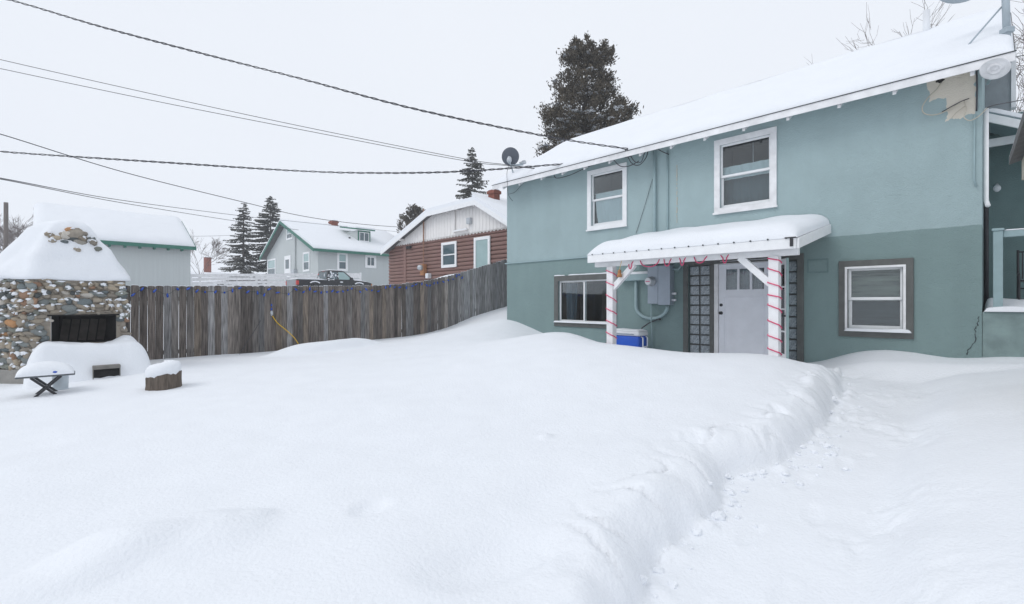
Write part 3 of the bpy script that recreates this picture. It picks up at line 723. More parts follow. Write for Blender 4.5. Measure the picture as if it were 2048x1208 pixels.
# cooler
cq = HF.on_y(1248, 690, -.55); cxr = HF.on_y(1277, 690, -.75)[0]; cxl = cxr - .66
cz0 = .16
co = thing('cooler_box', 'blue cooler box with white lid against teal wall behind the canopy post', 'cooler', (HF.o.x, HF.o.y, 0), TH)
czt = HF.on_y(1248, 662, -.75)[1]
czb = czt - .30
for k in (0,): MB().box(cxl, cxr, -.75, -.38, cz0-.1, czb+.2, .03).build('body', BLUEC, co, True)
lid = MB().box(cxl-.015, cxr+.015, -.765, -.365, czb+.202, czt, .03).build('lid', WPLAS, co, True)
MB().box(cxl, cxr-.1, -.773, -.766, czb+.23, czb+.25).build('lid_groove', GREYM, lid)
mb = MB(); cap_mesh(mb, cxl, cxr, -.75, -.38, lambda x, y: czt, .035, .1, 16, 12, 4, .01, 3); mb.build('lid_snow', SNOW, lid, True)
MB().tube([(cxr+.01,-.66,czb+.19),(cxr+.05,-.66,czb+.17),(cxr+.05,-.66,czb-.02),(cxr+.02,-.66,czb-.06)], .014, 8).tube([(cxr+.01,-.48,czb+.19),(cxr+.05,-.48,czb+.17),(cxr+.05,-.48,czb-.02),(cxr+.02,-.48,czb-.06)], .014, 8).tube([(cxr+.05,-.66,czb-.02),(cxr+.05,-.48,czb-.02)], .014, 8).build('carry_handle', WPLAS, co, True)

# ------------------------------------------------------------------ porch canopy
PD = 1.9
cf = thing('porch_canopy', 'white timber porch canopy with corrugated roof under thick snow over the door', 'canopy', (HF.o.x, HF.o.y, 0), TH)
pxl, pz = HF.on_y(1176, 512, -PD); pxr = HF.on_y(1592, 474, -PD)[0]
zf1 = (pz + HF.on_y(1592, 474, -PD)[1])/2; zf0 = zf1 - .15
zwall = HF.on_y(1657, 449, 0)[1]
psl = (zwall - zf1)/PD
def pr(x, y): return zf1 + .001 + psl*(y+PD)
mb = MB(); nrib = 15
def corr(a, b):
    x = pxl + (pxr-pxl)*a; y = -PD-.012 + (PD+.002)*b
    f = (a*nrib) % 1; k = max(0, 1-abs(f-.5)/.16)
    return (x, y, pr(x, y) + .028*min(1, k*1.6))
mb.grid(corr, nrib*14, 2); rp = mb.build('corrugated_sheet', DRIP, cf)
re_ = None
for k in range(nrib):
    if re_ is None: mb = MB(); mb.tube([(0,-.034,0),(0,.03,0)], .013, 10); re_ = mb.build('rib_end', DRIP, rp); o = re_
    else: o = re_.copy(); COL.objects.link(o)
    o.location = (pxl+(pxr-pxl)*(k+.5)/nrib, -PD-.0, pr(0,-PD)+.004)
sm = rp.modifiers.new('thick', 'SOLIDIFY'); sm.thickness = .006
mb = MB(); cap_mesh(mb, pxl-.01, pxr+.015, -PD-.026, -.01, lambda x, y: pr(x, y)+.003, .215, .34, 70, 34, 2, .022, 1.6, edges=(1,1,1,0)); mb.build('canopy_snow', SNOW, cf, True)
MB().box(pxl, pxr, -PD-.02, -PD+.018, zf0, zf1, .005).build('fascia', WHITE, cf)
for xx in (pxl, pxr-.0):
    s_ = MB(); s_.prism([(xx, -PD+.019, zf0), (xx, -.005, zf0+psl*PD), (xx, -.005, zf1+psl*PD), (xx, -PD+.019, zf1)], (.035, 0, 0)); s_.build('end_board', WHITE, cf)
for k in range(7):
    xx = pxl+.1+(pxr-pxl-.2)*k/6
    s_ = MB(); s_.prism([(xx, -PD+.02, zf0+.03), (xx, -.005, zf0+.03+psl*PD), (xx, -.005, zf1-.02+psl*PD), (xx, -PD+.02, zf1-.02)], (.04, 0, 0)); s_.build('rafter', WHITE, cf)
PY = -PD + .2
px1 = HF.on_y(1223, 600, PY)[0]; px2 = HF.on_y(1549.5, 600, PY)[0]
pb0 = HF.on_y(1192, 500, PY)[0]; pb1 = HF.on_y(1598, 500, PY)[0]
bz1 = zf0 + .05; bz0 = bz1 - .13
MB().box(pb0, pb1, PY-.045, PY+.045, bz0, bz1, .005).build('beam', WHITE, cf)
PWD = .14
for xx in (px1, px2): MB().box(xx-PWD/2, xx+PWD/2, PY-PWD/2, PY+PWD/2, -.1, bz0-.001, .006).build('post', WORN if xx == px1 else WHITE, cf)
MB().bar((px1+.05, PY, bz0-.42), (px1+.50, PY, bz0+.01), .085, .10).build('brace', WHITE, cf)
MB().bar((px2-.05, PY, bz0-.42), (px2-.50, PY, bz0+.01), .085, .10).build('brace', WHITE, cf)
hk = Vector(HF.on_y(1583, 480, -PD-.03))
MB().box(hk[0]-.02, hk[0]+.02, -PD-.045, -PD-.021, hk[1]-.09, hk[1]+.03, .004).box(hk[0]-.09, hk[0]+.06, -PD-.04, -PD-.022, hk[1]+.03, hk[1]+.045, .003).build('gutter_hook', BLACK, cf)
lp = Vector(HF.on_y(1379, 513, -.12))
lampo = thing('porch_lamp', 'small black porch lamp above the glass blocks under the canopy', 'lamp', (HF.o.x, HF.o.y, 0), TH)
MB().box(lp[0]-.08, lp[0]+.08, -.12, -.034, lp[1]-.03, lp[1]+.03, .01).build('lamp_body', BLACK, lampo); MB().box(lp[0]-.02, lp[0]+.02, -.135, -.121, lp[1]-.025, lp[1]+.025, .01).build('lamp_glass', WPLAS, lampo)
# rope lights
def rope(xx, z0, z1, pitches, label):
    P = []; hs = PWD/2+.012; turns = len(pitches)
    z = z1
    for dzp in pitches:
        for k in range(24):
            a = 2*math.pi*k/24 + math.pi*.75
            c, s_ = math.cos(a), math.sin(a); m_ = max(abs(c), abs(s_)); rr = hs/m_ if m_ > .76 else hs*1.28
            P.append((xx+rr*c, PY+rr*s_, z - dzp*k/24))
        z -= dzp
        if z < z0: break
    o = MB().tube(P, .009, 6).build('rope_light', PINK, None, True); o.location = (HF.o.x, HF.o.y, 0); o.rotation_euler = (0,0,TH)
    return tag(o, label, 'rope light')
random.seed(11)
rope(px1, .42, bz0-.02, [random.uniform(.17,.29) for _ in range(12)], 'red rope light wound round the canopy post beside the cooler')
rope(px2, .40, bz0-.0, [random.uniform(.12,.24) for _ in range(14)], 'red rope light wound round the canopy post beside the door')
P = []; x = px1+.42
while x < px2-.55:
    wdt = random.choice((.06,.1,.16,.34)); dp = random.uniform(.02,.11)
    for k in range(12):
        t = k/12; P.append((x+wdt*t, PY-.058-.01*math.sin(t*6), bz0+.02-dp*math.sin(math.pi*t)**.7))
    x += wdt; g = random.choice((.12,.2,.3))
    for k in range(8): t = k/8; P.append((x+g*t, PY+.058*(-math.cos(math.pi*2*t)), bz0+.02+(.125)*math.sin(math.pi*t)))
    x += g
o = MB().tube(P, .009, 6).build('rope_light', PINK, None, True); o.location = (HF.o.x, HF.o.y, 0); o.rotation_euler = (0,0,TH)
tag(o, 'red rope light looped along the canopy beam over the door', 'rope light')
bq = Vector(HF.on_y(1239, 548, PY-.1))
be = thing('hanging_bell', 'small terracotta coloured bell hanging from the canopy brace', 'bell', (HF.o.x, HF.o.y, 0), TH)
MB().lathe([(.05,-.06),(.046,-.02),(.034,.02),(.03,.03),(.036,.035),(.03,.07),(.012,.085),(.002,.087)], 16, Matrix.Translation((bq[0], PY-.1, bq[1]))).build('bell', BRASS, be, True)
MB().tube([(bq[0], PY-.1, bq[1]+.08), (bq[0]+.01, PY-.04, bq[1]+.26)], .004, 5).build('cord', YELL, be)

# ------------------------------------------------------------------ satellite dishes and lamp on the house
def dish(name, label, c, rx, rz, ndir, m, base, arm_to):
    t = thing(name, label, 'satellite dish', base)
    b = Vector(base); c = Vector(c) - b; n = Vector(ndir).normalized()
    q = n.to_track_quat('Z', 'Y').to_matrix().to_4x4()
    M = Matrix.Translation(c) @ q
    prof = [(.001, 0)] + [(k/10, .16*(k/10)**2) for k in range(1, 11)] + [(1.0, .19), (.93, .175)] + [(k/10, .16*(k/10)**2+.03) for k in range(9, 0, -1)]
    mb = MB(); mb.lathe([(r*rx, z*rx) for r, z in prof], 36, M); mb.build('reflector', m, t, True)
    bk = c - n*.04
    MB().tube([b-b, Vector((0,0,.0)) + (bk-n*.1)*.45, bk - n*.08 - Vector((0,0,rz*.5))], .02, 10).build('mast', DISHL, t, True)
    s_ = bk - n*.03 - Vector((0,0,rz*.35)); MB().blob(s_, .07, .05, .10, 3, .25, 2).build('bracket', GALV, t)
    low = c - Vector((0,0,rz*.95)); e = Vector(arm_to) - b
    MB().bar(low, e, .035, .05).build('arm', DISHL, t)
    mb = MB(); mb.blob(e+Vector((0,0,.05)), .10, .05, .04, 5, .3); mb.blob(e+Vector((.03,0,.09)), .06, .06, .03, 6, .3); mb.build('receiver', GALV, t, True)
    return t
D1Y = 13.35
dish('satellite_dish', 'dark grey satellite dish at the far corner of the teal roof', world(1020, 313, D1Y), .25, .27, (.25, .95, .25), DISHM, world(1028, 352, D1Y+.15), world(1046, 329, D1Y+.25))
# large dish near the right end of the roof
my, mz = None, None
for k in range(200):
    yy = -OV + k*.02
    x_, z_ = HF.on_y(2014, 68, yy)
    if z_ <= roofz(0, yy) + ST*.6: my = yy; mz = z_; mxx = x_; break
B2 = HF.glob(mxx, my, roofz(0, my))
def hg(u, v, y): x, z = HF.on_y(u, v, y); return HF.glob(x, y, z)
t2 = thing('satellite_dish', 'large grey satellite dish on a braced mast at the right end of the roof', 'satellite dish', B2)
def rel(p): return Vector(p) - B2
MB().tube([(0,0,-.02), rel(hg(2010, -40, my))], .045, 12).build('mast', DISHL, t2, True)
MB().box(-.06, .06, -.06, .06, .10, ST+.02, .01).build('foot_plate', DISHL, t2)
fy = my - .25
MB().tube([rel(hg(1921, 108, fy-.1)), rel(hg(2003, 14, my))], .012, 8).build('strut', DISHL, t2, True)
cD = hg(1948, -62, my-.15) - B2
q = Vector((.25, .75, .75)).normalized().to_track_quat('Z', 'Y').to_matrix().to_4x4()
mb = MB(); prof = [(.001,0)] + [(k/10, .18*(k/10)**2) for k in range(1,11)] + [(1,.21),(.93,.2)] + [(k/10,.18*(k/10)**2+.03) for k in range(9,0,-1)]
mb.lathe([(r*.47, z*.47) for r, z in prof], 36, Matrix.Translation(cD) @ q); mb.build('reflector', DISHL, t2, True)
# round fixture
lc = hg(1990, 137, -.50); lf = thing('round_eave_fixture', 'round white dish-shaped fixture under the eave by the bare cream patch', 'fixture', lc); lf.scale = (.72,.72,.72)
q = (Vector((-.62, -.36, -.70))).to_track_quat('Z', 'Y').to_matrix().to_4x4()
MB().lathe([(.02,-.06),(.2,-.03),(.215,0),(.2,.012),(.14,-.004),(.105,-.004),(.10,.03),(.075,.035),(.06,.005),(.04,.005),(.03,.02),(.002,.021)], 36, q).build('dish', WORN, lf, True)
lw = rel_ = hg(1975, 168, 0) - lc; MB().tube([q @ Vector((0,0,-.05)), lw/.72], .025, 8).build('bracket', TEALP, lf, True)

# loose wires at the bare patch
def wire_local(pts, r, m, label, n=5, cat='wire'):
    o = MB().tube(smooth_pts(pts), r, n).build('loose_wire', m, None, True)
    return tag(o, label, cat)
def smooth_pts(P, sub=6):
    P = [Vector(p) for p in P]; out = []
    for i in range(len(P)-1):
        p0 = P[max(i-1,0)]; p1 = P[i]; p2 = P[i+1]; p3 = P[min(i+2,len(P)-1)]
        for k in range(sub):
            t = k/sub; out.append(.5*((2*p1)+(p2-p0)*t+(2*p0-5*p1+4*p2-p3)*t*t+(3*p1-p0-3*p2+p3)*t**3))
    out.append(P[-1]); return out
wire_local([hg(1882,166,-.02),hg(1872,180,-.05),hg(1858,193,-.08),hg(1845,213,-.1),hg(1848,226,-.1),hg(1866,230,-.08),hg(1890,223,-.06),hg(1920,205,-.03)], .008, BONE, 'cream loose wire looping out of the bare patch over teal paint')
wire_local([hg(1928,200,-.03),hg(1932,220,-.06),hg(1928,234,-.09),hg(1940,241,-.09),hg(1958,232,-.06),hg(1974,216,-.02)], .007, BONE, 'cream loose wire hanging in a loop beside the wall corner')
wire_local([hg(1930,212,-.03),hg(1912,226,-.06),hg(1902,238,-.08)], .006, BONE, 'short cream wire end dangling below the bare patch')
wire_local([hg(1884,224,-.02),hg(1905,212,-.05),hg(1922,203,-.06),hg(1938,197,-.02)], .007, CABLE, 'black wire tangle across the lower bare patch')
MB_ = MB().tube([hg(1953,128,-.015), hg(1954,175,-.015), hg(1953,222,-.015)], .010, 6).build('wall_cable', CABLE, None, True); tag(MB_, 'black cable running straight down the right edge of the bare patch', 'cable')

# ------------------------------------------------------------------ side porch beyond the right corner
an = thing('side_addition', 'set back side wing with dark teal wall, lean-to porch roof and white beams', 'house wing', (HF.o.x, HF.o.y, 0), TH)
AY = 2.0
zt = HF.on_y(2000, 232, AY)[1]
MB().box(XR+.002, XR+5, AY, AY+.2, -.3, zt, 0).build('wall', TEALD, an)
xg = HF.on_y(2022, 150, AY)[0]
ztop = HF.on_y(2000, 96, AY)[1]
MB().box(XR+.002, xg, AY, AY+.15, zt+.002, min(ztop, roofz(0, AY)-.06), 0).build('upper_wall', mat('grey_render', (.30,.33,.35), .85, .12, 5, .3, 30), an)
MB().box(xg, xg+.06, AY-.03, AY+.16, zt+.1, min(ztop, roofz(0, AY)-.06), .004).build('corner_board', WHITE, an)
pa = Vector((XR+.01, .8, HF.on_y(1981, 222, .8)[1])); e_ = HF.on_y(2044, 240, .8); pe = Vector((e_[0], .8, e_[1])); dd = (pe-pa); pe = pa + dd*5
mb = MB(); mb.prism([pa, pe, pe+Vector((0,0,-.13)), pa+Vector((0,0,-.13))], (0, .05, 0)); mb.build('beam', WHITE, an)
mb = MB(); mb.prism([pa+Vector((0,.05,-.02)), pe+Vector((0,.05,-.02)), pe+Vector((0,.05,.03)), pa+Vector((0,.05,.03))], (0, 1.14, 0)); mb.build('porch_roof', TEALP, an)
mb = MB(); cap_mesh(mb, pa.x+.02, pe.x, .8, 1.96, lambda x, y: pa.z+.03+(x-pa.x)*dd.z/dd.x, .1, .15, 20, 10, 9, .01, 2); mb.build('porch_snow', SNOW, an, True)
za = HF.on_y(1990, 284, 1.2)[1]
MB().box(XR+.01, XR+3, 1.2, 1.26, za-.06, za+.06, .004).build('beam', WHITE, an)
for k in range(6): z_ = HF.on_y(2000, 258, 1.9)[1]; MB().box(XR+.03, XR+.6, 1.93, 1.99, z_-.09+k*.04, z_-.075+k*.04).build('louvre', TEALD, an)
MB().tube([Vector((XR+.04, .12, HF.on_y(1981,215,.12)[1])), Vector((XR+.04, .12, HF.on_y(1981,400,.12)[1])), Vector((XR+.06,.04,HF.on_y(1981,412,.1)[1]))], .03, 10).build('downspout', WHITE, an, True)
MB().tube([Vector((XR+.03, .9, 3.2)), Vector((XR+.03, .9, 1.2))], .03, 8).build('drain_pipe', BLACK, an, True)
li = hg(1994, 373, 1.8)
wl = thing('wall_lamp', 'small white globe lamp on the dark teal wall of the side wing', 'lamp', li)
MB().blob((0,0,-.03), .05, .05, .06, 1, .02).build('globe', WPLAS, wl, True); MB().tube([(0,0,.03), tuple(EY*.18)+(.05,)], .022, 8).build('arm', GALV, wl, True)
# low wall, deck and railing
dzt = HF.on_y(2010, 624, 0)[1]
lw_ = thing('low_retaining_wall', 'low teal concrete wall carrying the snowy deck beside the house', 'retaining wall', (HF.o.x, HF.o.y, 0), TH); lw_['kind'] = 'thing'
MB().box(XR+.003, XR+5, .0, AY-.002, -.4, dzt, .012).build('wall', mat('flaking_teal_concrete', (.225, .30, .295), .9, .25, 4, .4, 40), lw_)
mb = MB(); cap_mesh(mb, XR+.02, XR+5, -.03, AY-.01, lambda x, y: dzt+(.10 if y > .25 else .0)*min(1, (y-.25)/.5 if y > .25 else 0), .07, .07, 60, 40, 12, .025, 2.0); mb.build('deck_snow', SNOW, lw_, True)
crk = MB()
for k in range(9): crk.box(XR+.5+k*.035, XR+.56+k*.035+random.uniform(0,.03), -.004, -.0005, dzt-.05-random.uniform(0,.04), dzt-.02)
crk.build('rust_stain', mat('rust', (.42,.16,.08), .9, .3, 9), lw_)
rl = thing('deck_railing', 'grey teal deck railing with square capped post above the low wall', 'railing', (HF.o.x, HF.o.y, 0), TH)
rp_ = HF.rect_y(1986, 2006, 462, 462, 614, 615, .12)
MB().box(rp_[0], rp_[1], .12, .12+rp_[1]-rp_[0], dzt, rp_[3], .006).build('post', TEALP, rl)
MB().box(rp_[0]-.015, rp_[1]+.015, .105, .135+rp_[1]-rp_[0], rp_[3]+.001, rp_[3]+.04, .012).build('post_cap', TEALP, rl)
MB().box(rp_[1], XR+4, .15, .19, rp_[3]-.09, rp_[3]-.0, .006).build('top_rail', TEALP, rl)
mb = MB(); cap_mesh(mb, rp_[1]+.01, XR+4, .145, .195, lambda x, y: rp_[3], .015, .02, 40, 4, 2, .004, 6); mb.build('rail_snow', SNOW, rl, True)
ch = thing('patio_chair', 'black tubular metal patio chair on the snowy deck behind the railing', 'chair', HF.glob(XR+.62, 1.0, dzt+.05), TH)
for s_ in (-.24, .24):
    MB().tube(smooth_pts([(s_,-.3,0),(s_,-.26,.2),(s_,-.24,.46),(s_,-.1,.52),(s_,.24,.5)]), .016, 8).build('front_leg', BLACK, ch, True)
    MB().tube(smooth_pts([(s_,.36,0),(s_,.25,.3),(s_,.2,.45),(s_,.28,.9)]), .016, 8).build('back_leg', BLACK, ch, True)
MB().box(-.24,.24,-.24,.22,.40,.42,.008).build('seat', BLACK, ch)
for k in range(5): MB().box(-.2+k*.095,-.185+k*.095,.24,.255,.45,.88).build('back_slat', BLACK, ch)
for z_ in (.3, .87): MB().tube([(-.24,.26,z_),(.24,.26,z_)], .012, 6).build('cross_bar', BLACK, ch)

# eave of the outbuilding on the right
NF = Frame(*world(2018, 330, 5.6).xy[:])
nz_ = world(2018, 330, 5.6).z
ob = thing('outbuilding', 'neighbouring outbuilding roof edge with snow and cream boards at the right', 'outbuilding', (NF.o.x, NF.o.y, 0), TH+R(2.2))
mb = MB(); mb.prism([(0,0,nz_),(1.6,0,nz_+.56),(1.6,0,nz_+.65),(0,0,nz_+.09)], (0,-2.6,0)); mb.build('roof', ROOFM, ob)
mb = MB(); cap_mesh(mb, 0.0, 1.6, -2.6, 0, lambda x, y: nz_+.09+x*.35, .07, .08, 20, 60, 3, .015, 2.5, edges=(1,1,1,1)); mb.build('roof_snow', SNOW, ob, True)
MB().box(.10, .14, -2.5, -.03, nz_-.2, nz_+.02).build('frieze_board', BONE, ob)
MB().box(.42, 1.5, -2.4, -.3, -.4, nz_+.05).build('wall', BONE, ob)

# ------------------------------------------------------------------ fence
def interp(tab, u):
    for (a, b), (c, d) in zip(tab, tab[1:]):
        if a <= u <= c: return b + (d-b)*(u-a)/(c-a)
    return tab[0][1] if u < tab[0][0] else tab[-1][1]
FTOP = [(150,568),(250,571),(430,572),(640,572),(760,571),(800,568),(850,562),(900,551),(950,537),(1012,519)]
p0 = fence_pt(150); FF = Frame(p0.x, p0.y)
fence = thing('wooden_fence', 'weathered grey plank fence with rounded tops across the snowy yard', 'fence', (p0.x, p0.y, 0), TH)
def picket_mesh(k):
    rnd = random.Random(k); wd_ = .138; H = 2.3; mb = MB()
    top = [(-wd_/2, -.02), (-wd_/2+.012, -.008+rnd.uniform(-.003,.003)), (-wd_*.25, -.001), (wd_*.05, 0), (wd_*.3, -.003), (wd_/2-.01, -.012), (wd_/2, -.025)]
    mb.prism([(0, y, z) for y, z in [(-wd_/2, -H), (wd_/2, -H)] + top[::-1]], (-.019, 0, 0))
    b = mb.build('picket', PICK, fence); me_ = b.data; bpy.data.objects.remove(b); return me_
PMESH = [picket_mesh(k) for k in range(5)]
random.seed(5)
y = -.2; yend = FF.on_x(1040, 600, 0)[0]; lastz = None
cols = [(.20,.172,.152),(.225,.198,.178),(.175,.15,.135),(.26,.215,.175),(.205,.188,.176),(.26,.255,.255),(.19,.163,.145)]
def fence_u(y): P = FF.glob(0, y); return 1024 + FPX*P.x/P.y
frost = MB()
while y < yend:
    u = fence_u(y); P = FF.glob(0, y); vt = interp(FTOP, u); zt_ = CZ + (604-vt)/FPX*P.y
    o = bpy.data.objects.new('picket', random.choice(PMESH)); COL.objects.link(o); o.parent = fence
    o.location = (random.uniform(-.009,.009), y, zt_+random.uniform(-.012,.012)); o.rotation_euler = (random.uniform(-.004,.004)*(u < 395), random.uniform(-.01,.01), random.uniform(-.02,.02))
    c = random.choice(cols); g = random.uniform(.5,1.12)
    if u > 850: c = tuple(a*(1-min(1,(u-850)/90)*.7)+b*min(1,(u-850)/90)*.7 for a, b in zip(c, (.36,.365,.375)))
    o.color = (c[0]*g, c[1]*g, c[2]*g, 1)
    frost.box(o.location.x-.017, o.location.x-.002, y-.055, y+.055, o.location.z-.004, o.location.z+random.uniform(.002,.010))
    gap = random.choice((.005,.007,.010)) if u < 395 else random.choice((-.0015,-.0008,.0005))
    y += .138 + gap
fo_ = frost.build('top_frost', SNOW, fence); fo_['kind'] = 'stuff'
yy = 0
while yy < yend-1:
    u = fence_u(yy); u2 = fence_u(yy+2.4)
    z1_ = CZ+(604-interp(FTOP,u))/FPX*FF.glob(0,yy).y; z2_ = CZ+(604-interp(FTOP,u2))/FPX*FF.glob(0,yy+2.4).y
    for dz in (.3, 1.5):
        o = MB().bar((-.045, yy, z1_-dz), (-.045, yy+2.4, z2_-dz), .04, .09).build('rail', PICK, fence); o.color = (.15,.14,.13,1)
    o = MB().box(-.16, -.068, yy-.045, yy+.045, -.3, z1_-.1, .005).build('post', PICK, fence); o.color = (.16,.15,.14,1)
    yy += 2.4
# blue string lights along the fence top
sl_ = thing('string_lights', 'blue bulb string lights strung along the top of the plank fence', 'string lights', (FF.o.x, FF.o.y, 0), TH)
pts = []; bm_ = None; random.seed(21)
yy = FF.on_x(250, 600, 0)[0]; yl = FF.on_x(930, 600, 0)[0]
while yy < yl:
    u = fence_u(yy); z_ = CZ + (604-interp(FTOP, u))/FPX*FF.glob(0, yy).y - .06 - random.uniform(-.06, .10) - .06*abs(math.sin(yy*1.3))
    pts.append(Vector((.012, yy, z_)))
    if bm_ is None:
        mb = MB(); mb.lathe([(.004,-.06),(.014,-.048),(.019,-.02),(.014,.0),(.010,.004),(.010,.02),(.002,.022)], 10); b = mb.build('bulb', BLUEB, sl_, True); bm_ = b.data
    else: b = bpy.data.objects.new('bulb', bm_); COL.objects.link(b); b.parent = sl_
    b.location = (.032, yy, z_); b.scale = (1.25,)*3; b.rotation_euler = (random.uniform(-1.2,1.2), random.uniform(-.3,1.2), random.uniform(0,6))
    yy += random.uniform(.12, .25)
MB().tube(smooth_pts(pts, 3), .0035, 5).build('cord', mat('green_cord', (.03,.045,.04), .7), sl_)
def fp(u, v, x=.02): y_, z_ = FF.on_x(u, v, x); return FF.glob(x, y_, z_)
pl = thing('cord_plug', 'silver and blue plug cluster hanging on the fence at the yellow cord', 'plug', fp(543, 626))
MB().blob((0,0,0), .035, .03, .07, 4, .3).build('plug', GALV, pl); MB().blob((0,0,.1), .018, .018, .035, 2, .1).build('bulb', BLUEB, pl); MB().blob((.0,0,.2), .018, .018, .035, 2, .1).build('bulb', BLUEB, pl)
MB().tube(smooth_pts([(0,0,.05),(-.01,0,.2),(-.03,0,.42)]), .005, 5).build('lead', CABLE, pl)
o = MB().tube(smooth_pts([fp(545,632), fp(555,646,.03), fp(572,660,.05), fp(588,675,.1), fp(597,688,.16)]), .011, 6).build('extension_cord', YELL, None, True); tag(o, 'yellow extension cord hanging from the fence into the snow', 'extension cord')
o = MB().tube(smooth_pts([fp(522,640,.02), fp(505,668,.03), fp(490,690,.08), fp(474,718,.22)]), .006, 5).build('thin_cable', CABLE, None, True); tag(o, 'thin dark cable leaning from the fence into the snow', 'cable')

# ------------------------------------------------------------------ stone fireplace
OF = frame_at(60, 8.2)
L = OF.on_x(251, 600, 0)[0]
ztop = OF.on_x(60, 555, 0)[1]
fpz = thing('stone_fireplace', 'rubble stone outdoor fireplace with sooty opening under a big snow cap', 'fireplace', (OF.o.x, OF.o.y, 0), TH)
oy0 = OF.on_x(102, 640, 0)[0]; oy1 = OF.on_x(233, 640, 0)[0]; oz1 = OF.on_x(165, 631, 0)[1]; oz0 = OF.on_x(165, 686, 0)[1]
GB = -.4; BK = -1.0
body = MB()
body.prism([(0,0,GB),(0,oy0,GB),(BK,oy0,GB),(BK,-.62,GB),(-.62,-.62,GB)], (0,0,ztop-GB))
body.box(BK, 0, oy1, L, GB, ztop); body.box(BK, -.001, oy0, oy1, oz1, ztop-.001); body.box(BK, -.003, oy0, oy1, GB, oz0)
body.build('mortar_body', MORTAR, fpz)
fb = MB()
fb.poly([(-.05,oy0+.003,oz0),(-.6,oy0+.12,oz0),(-.6,oy0+.12,oz1),(-.05,oy0+.003,oz1)]); fb.poly([(-.05,oy1-.003,oz0),(-.6,oy1-.12,oz0),(-.6,oy1-.12,oz1),(-.05,oy1-.003,oz1)])
fb.poly([(-.6,oy0+.12,oz0),(-.6,oy1-.12,oz0),(-.6,oy1-.12,oz1),(-.6,oy0+.12,oz1)]); fb.poly([(-.02,oy0,oz1-.003),(-.02,oy1,oz1-.003),(-.6,oy1,oz1-.003),(-.6,oy0,oz1-.003)]); fb.poly([(-.02,oy0,oz0+.003),(-.02,oy1,oz0+.003),(-.6,oy1,oz0+.003),(-.6,oy0,oz0+.003)])
fb.build('firebox', SOOT, fpz)
for k in range(5):
    y_ = oy0+.17+k*.13; o = MB().bar((-.50,y_,oz0+.02),(-.56,y_+.05,oz1-.08),.11,.03,(1,0,0)).build('fire_brick', mat('sooty_brick', (.06,.052,.046), .95, .3, 9), fpz)
MB().box(-.02, .012, oy0-.06, oy1+.05, oz1-.005, oz1+.02, .004).build('lintel_bar', SOOT, fpz)
# stones
random.seed(3)
def stone_mesh(k):
    mb = MB(); g = bmesh.ops.create_icosphere(mb.bm, subdivisions=2, radius=.5); rnd = Vector((k*5.1, k*2.3, 1))
    for v in g['verts']:
        c = v.co.copy(); n_ = 1 + .55*mnoise.noise(c*1.7+rnd)
        p4 = (abs(c.x)**3+abs(c.y)**3+abs(c.z)**3)**(1/3) / .5
        v.co = Vector((c.x, c.y, c.z)) / (p4**.6) * n_
    b = mb.build('stone', STONE, fpz, True); me_ = b.data; bpy.data.objects.remove(b); return me_
SM = [stone_mesh(k) for k in range(9)]
pal = [((.22,.24,.235),3.5),((.15,.175,.18),2),((.36,.31,.245),5),((.30,.265,.22),4),((.43,.36,.27),3),((.50,.27,.13),.8),((.34,.21,.14),1.2),((.48,.45,.40),1.8),((.10,.11,.11),1.2),((.25,.26,.225),2)]
def pick():
    t = random.uniform(0, sum(w_ for _, w_ in pal))
    for c, w_ in pal:
        t -= w_
        if t <= 0: return c
    return pal[0][0]
flecks = MB(); nst = 0
def add_stone(p, nrm_ang, w_, h_, dep=.10):
    global nst
    o = bpy.data.objects.new('stone', random.choice(SM)); COL.objects.link(o); o.parent = fpz
    o.location = p; o.scale = (dep, w_*1.12, h_*1.12); o.rotation_euler = (random.uniform(-.35,.35), random.uniform(-.1,.1), nrm_ang)
    c = pick(); g = random.uniform(.75, 1.2); o.color = (c[0]*g, c[1]*g, c[2]*g, 1); nst += 1
    if random.random() < .62:
        f = Vector((math.cos(nrm_ang), math.sin(nrm_ang), 0)); q_ = Vector(p) + f*dep*.36 + Vector((0,0,h_*.40))
        flecks.blob(q_+Vector((0,random.uniform(-.03,.03),random.uniform(-.02,.01))), random.uniform(.012,.03), random.uniform(.015,.055), random.uniform(.012,.035), nst, .6, 2)
def stone_face(o_, dirv, nang, length, z0, z1, avoid=None):
    z = z0
    while z < z1-.03:
        h_ = random.uniform(.06, .125); t = random.uniform(-.04, .03)
        while t < length:
            w_ = random.choice((.06,.08,.09,.10,.12,.14,.18)); hh = h_*random.uniform(.7,1.2)
            tc_ = t + w_/2; zc = z + h_/2 + random.uniform(-.02,.02)
            if not (avoid and avoid[0]-.03 < tc_ < avoid[1]+.02 and avoid[2]-.05 < zc < avoid[3]+.02) and tc_ < length+.03 and zc < z1-.02:
                p = Vector(o_) + Vector(dirv)*tc_; add_stone((p.x, p.y, zc), nang, w_, hh, random.uniform(.08,.13))
            t += w_ + random.uniform(.0, .018)
        z += h_*.93
stone_face((0,0,0), (0,1,0), 0, L, .05, ztop, (oy0, oy1, oz0, oz1))
stone_face((-.62,-.62,0), (.7071,.7071,0), math.pi*1.75, .877, .10, ztop)
MB().prism([(.05,-.01,-.4),(-.62+.035,-.62-.035-.02,-.4),(-.62,-.5,-.4),(0,.1,-.4)], (0,0,.50)).build('base_course', CONC, fpz)
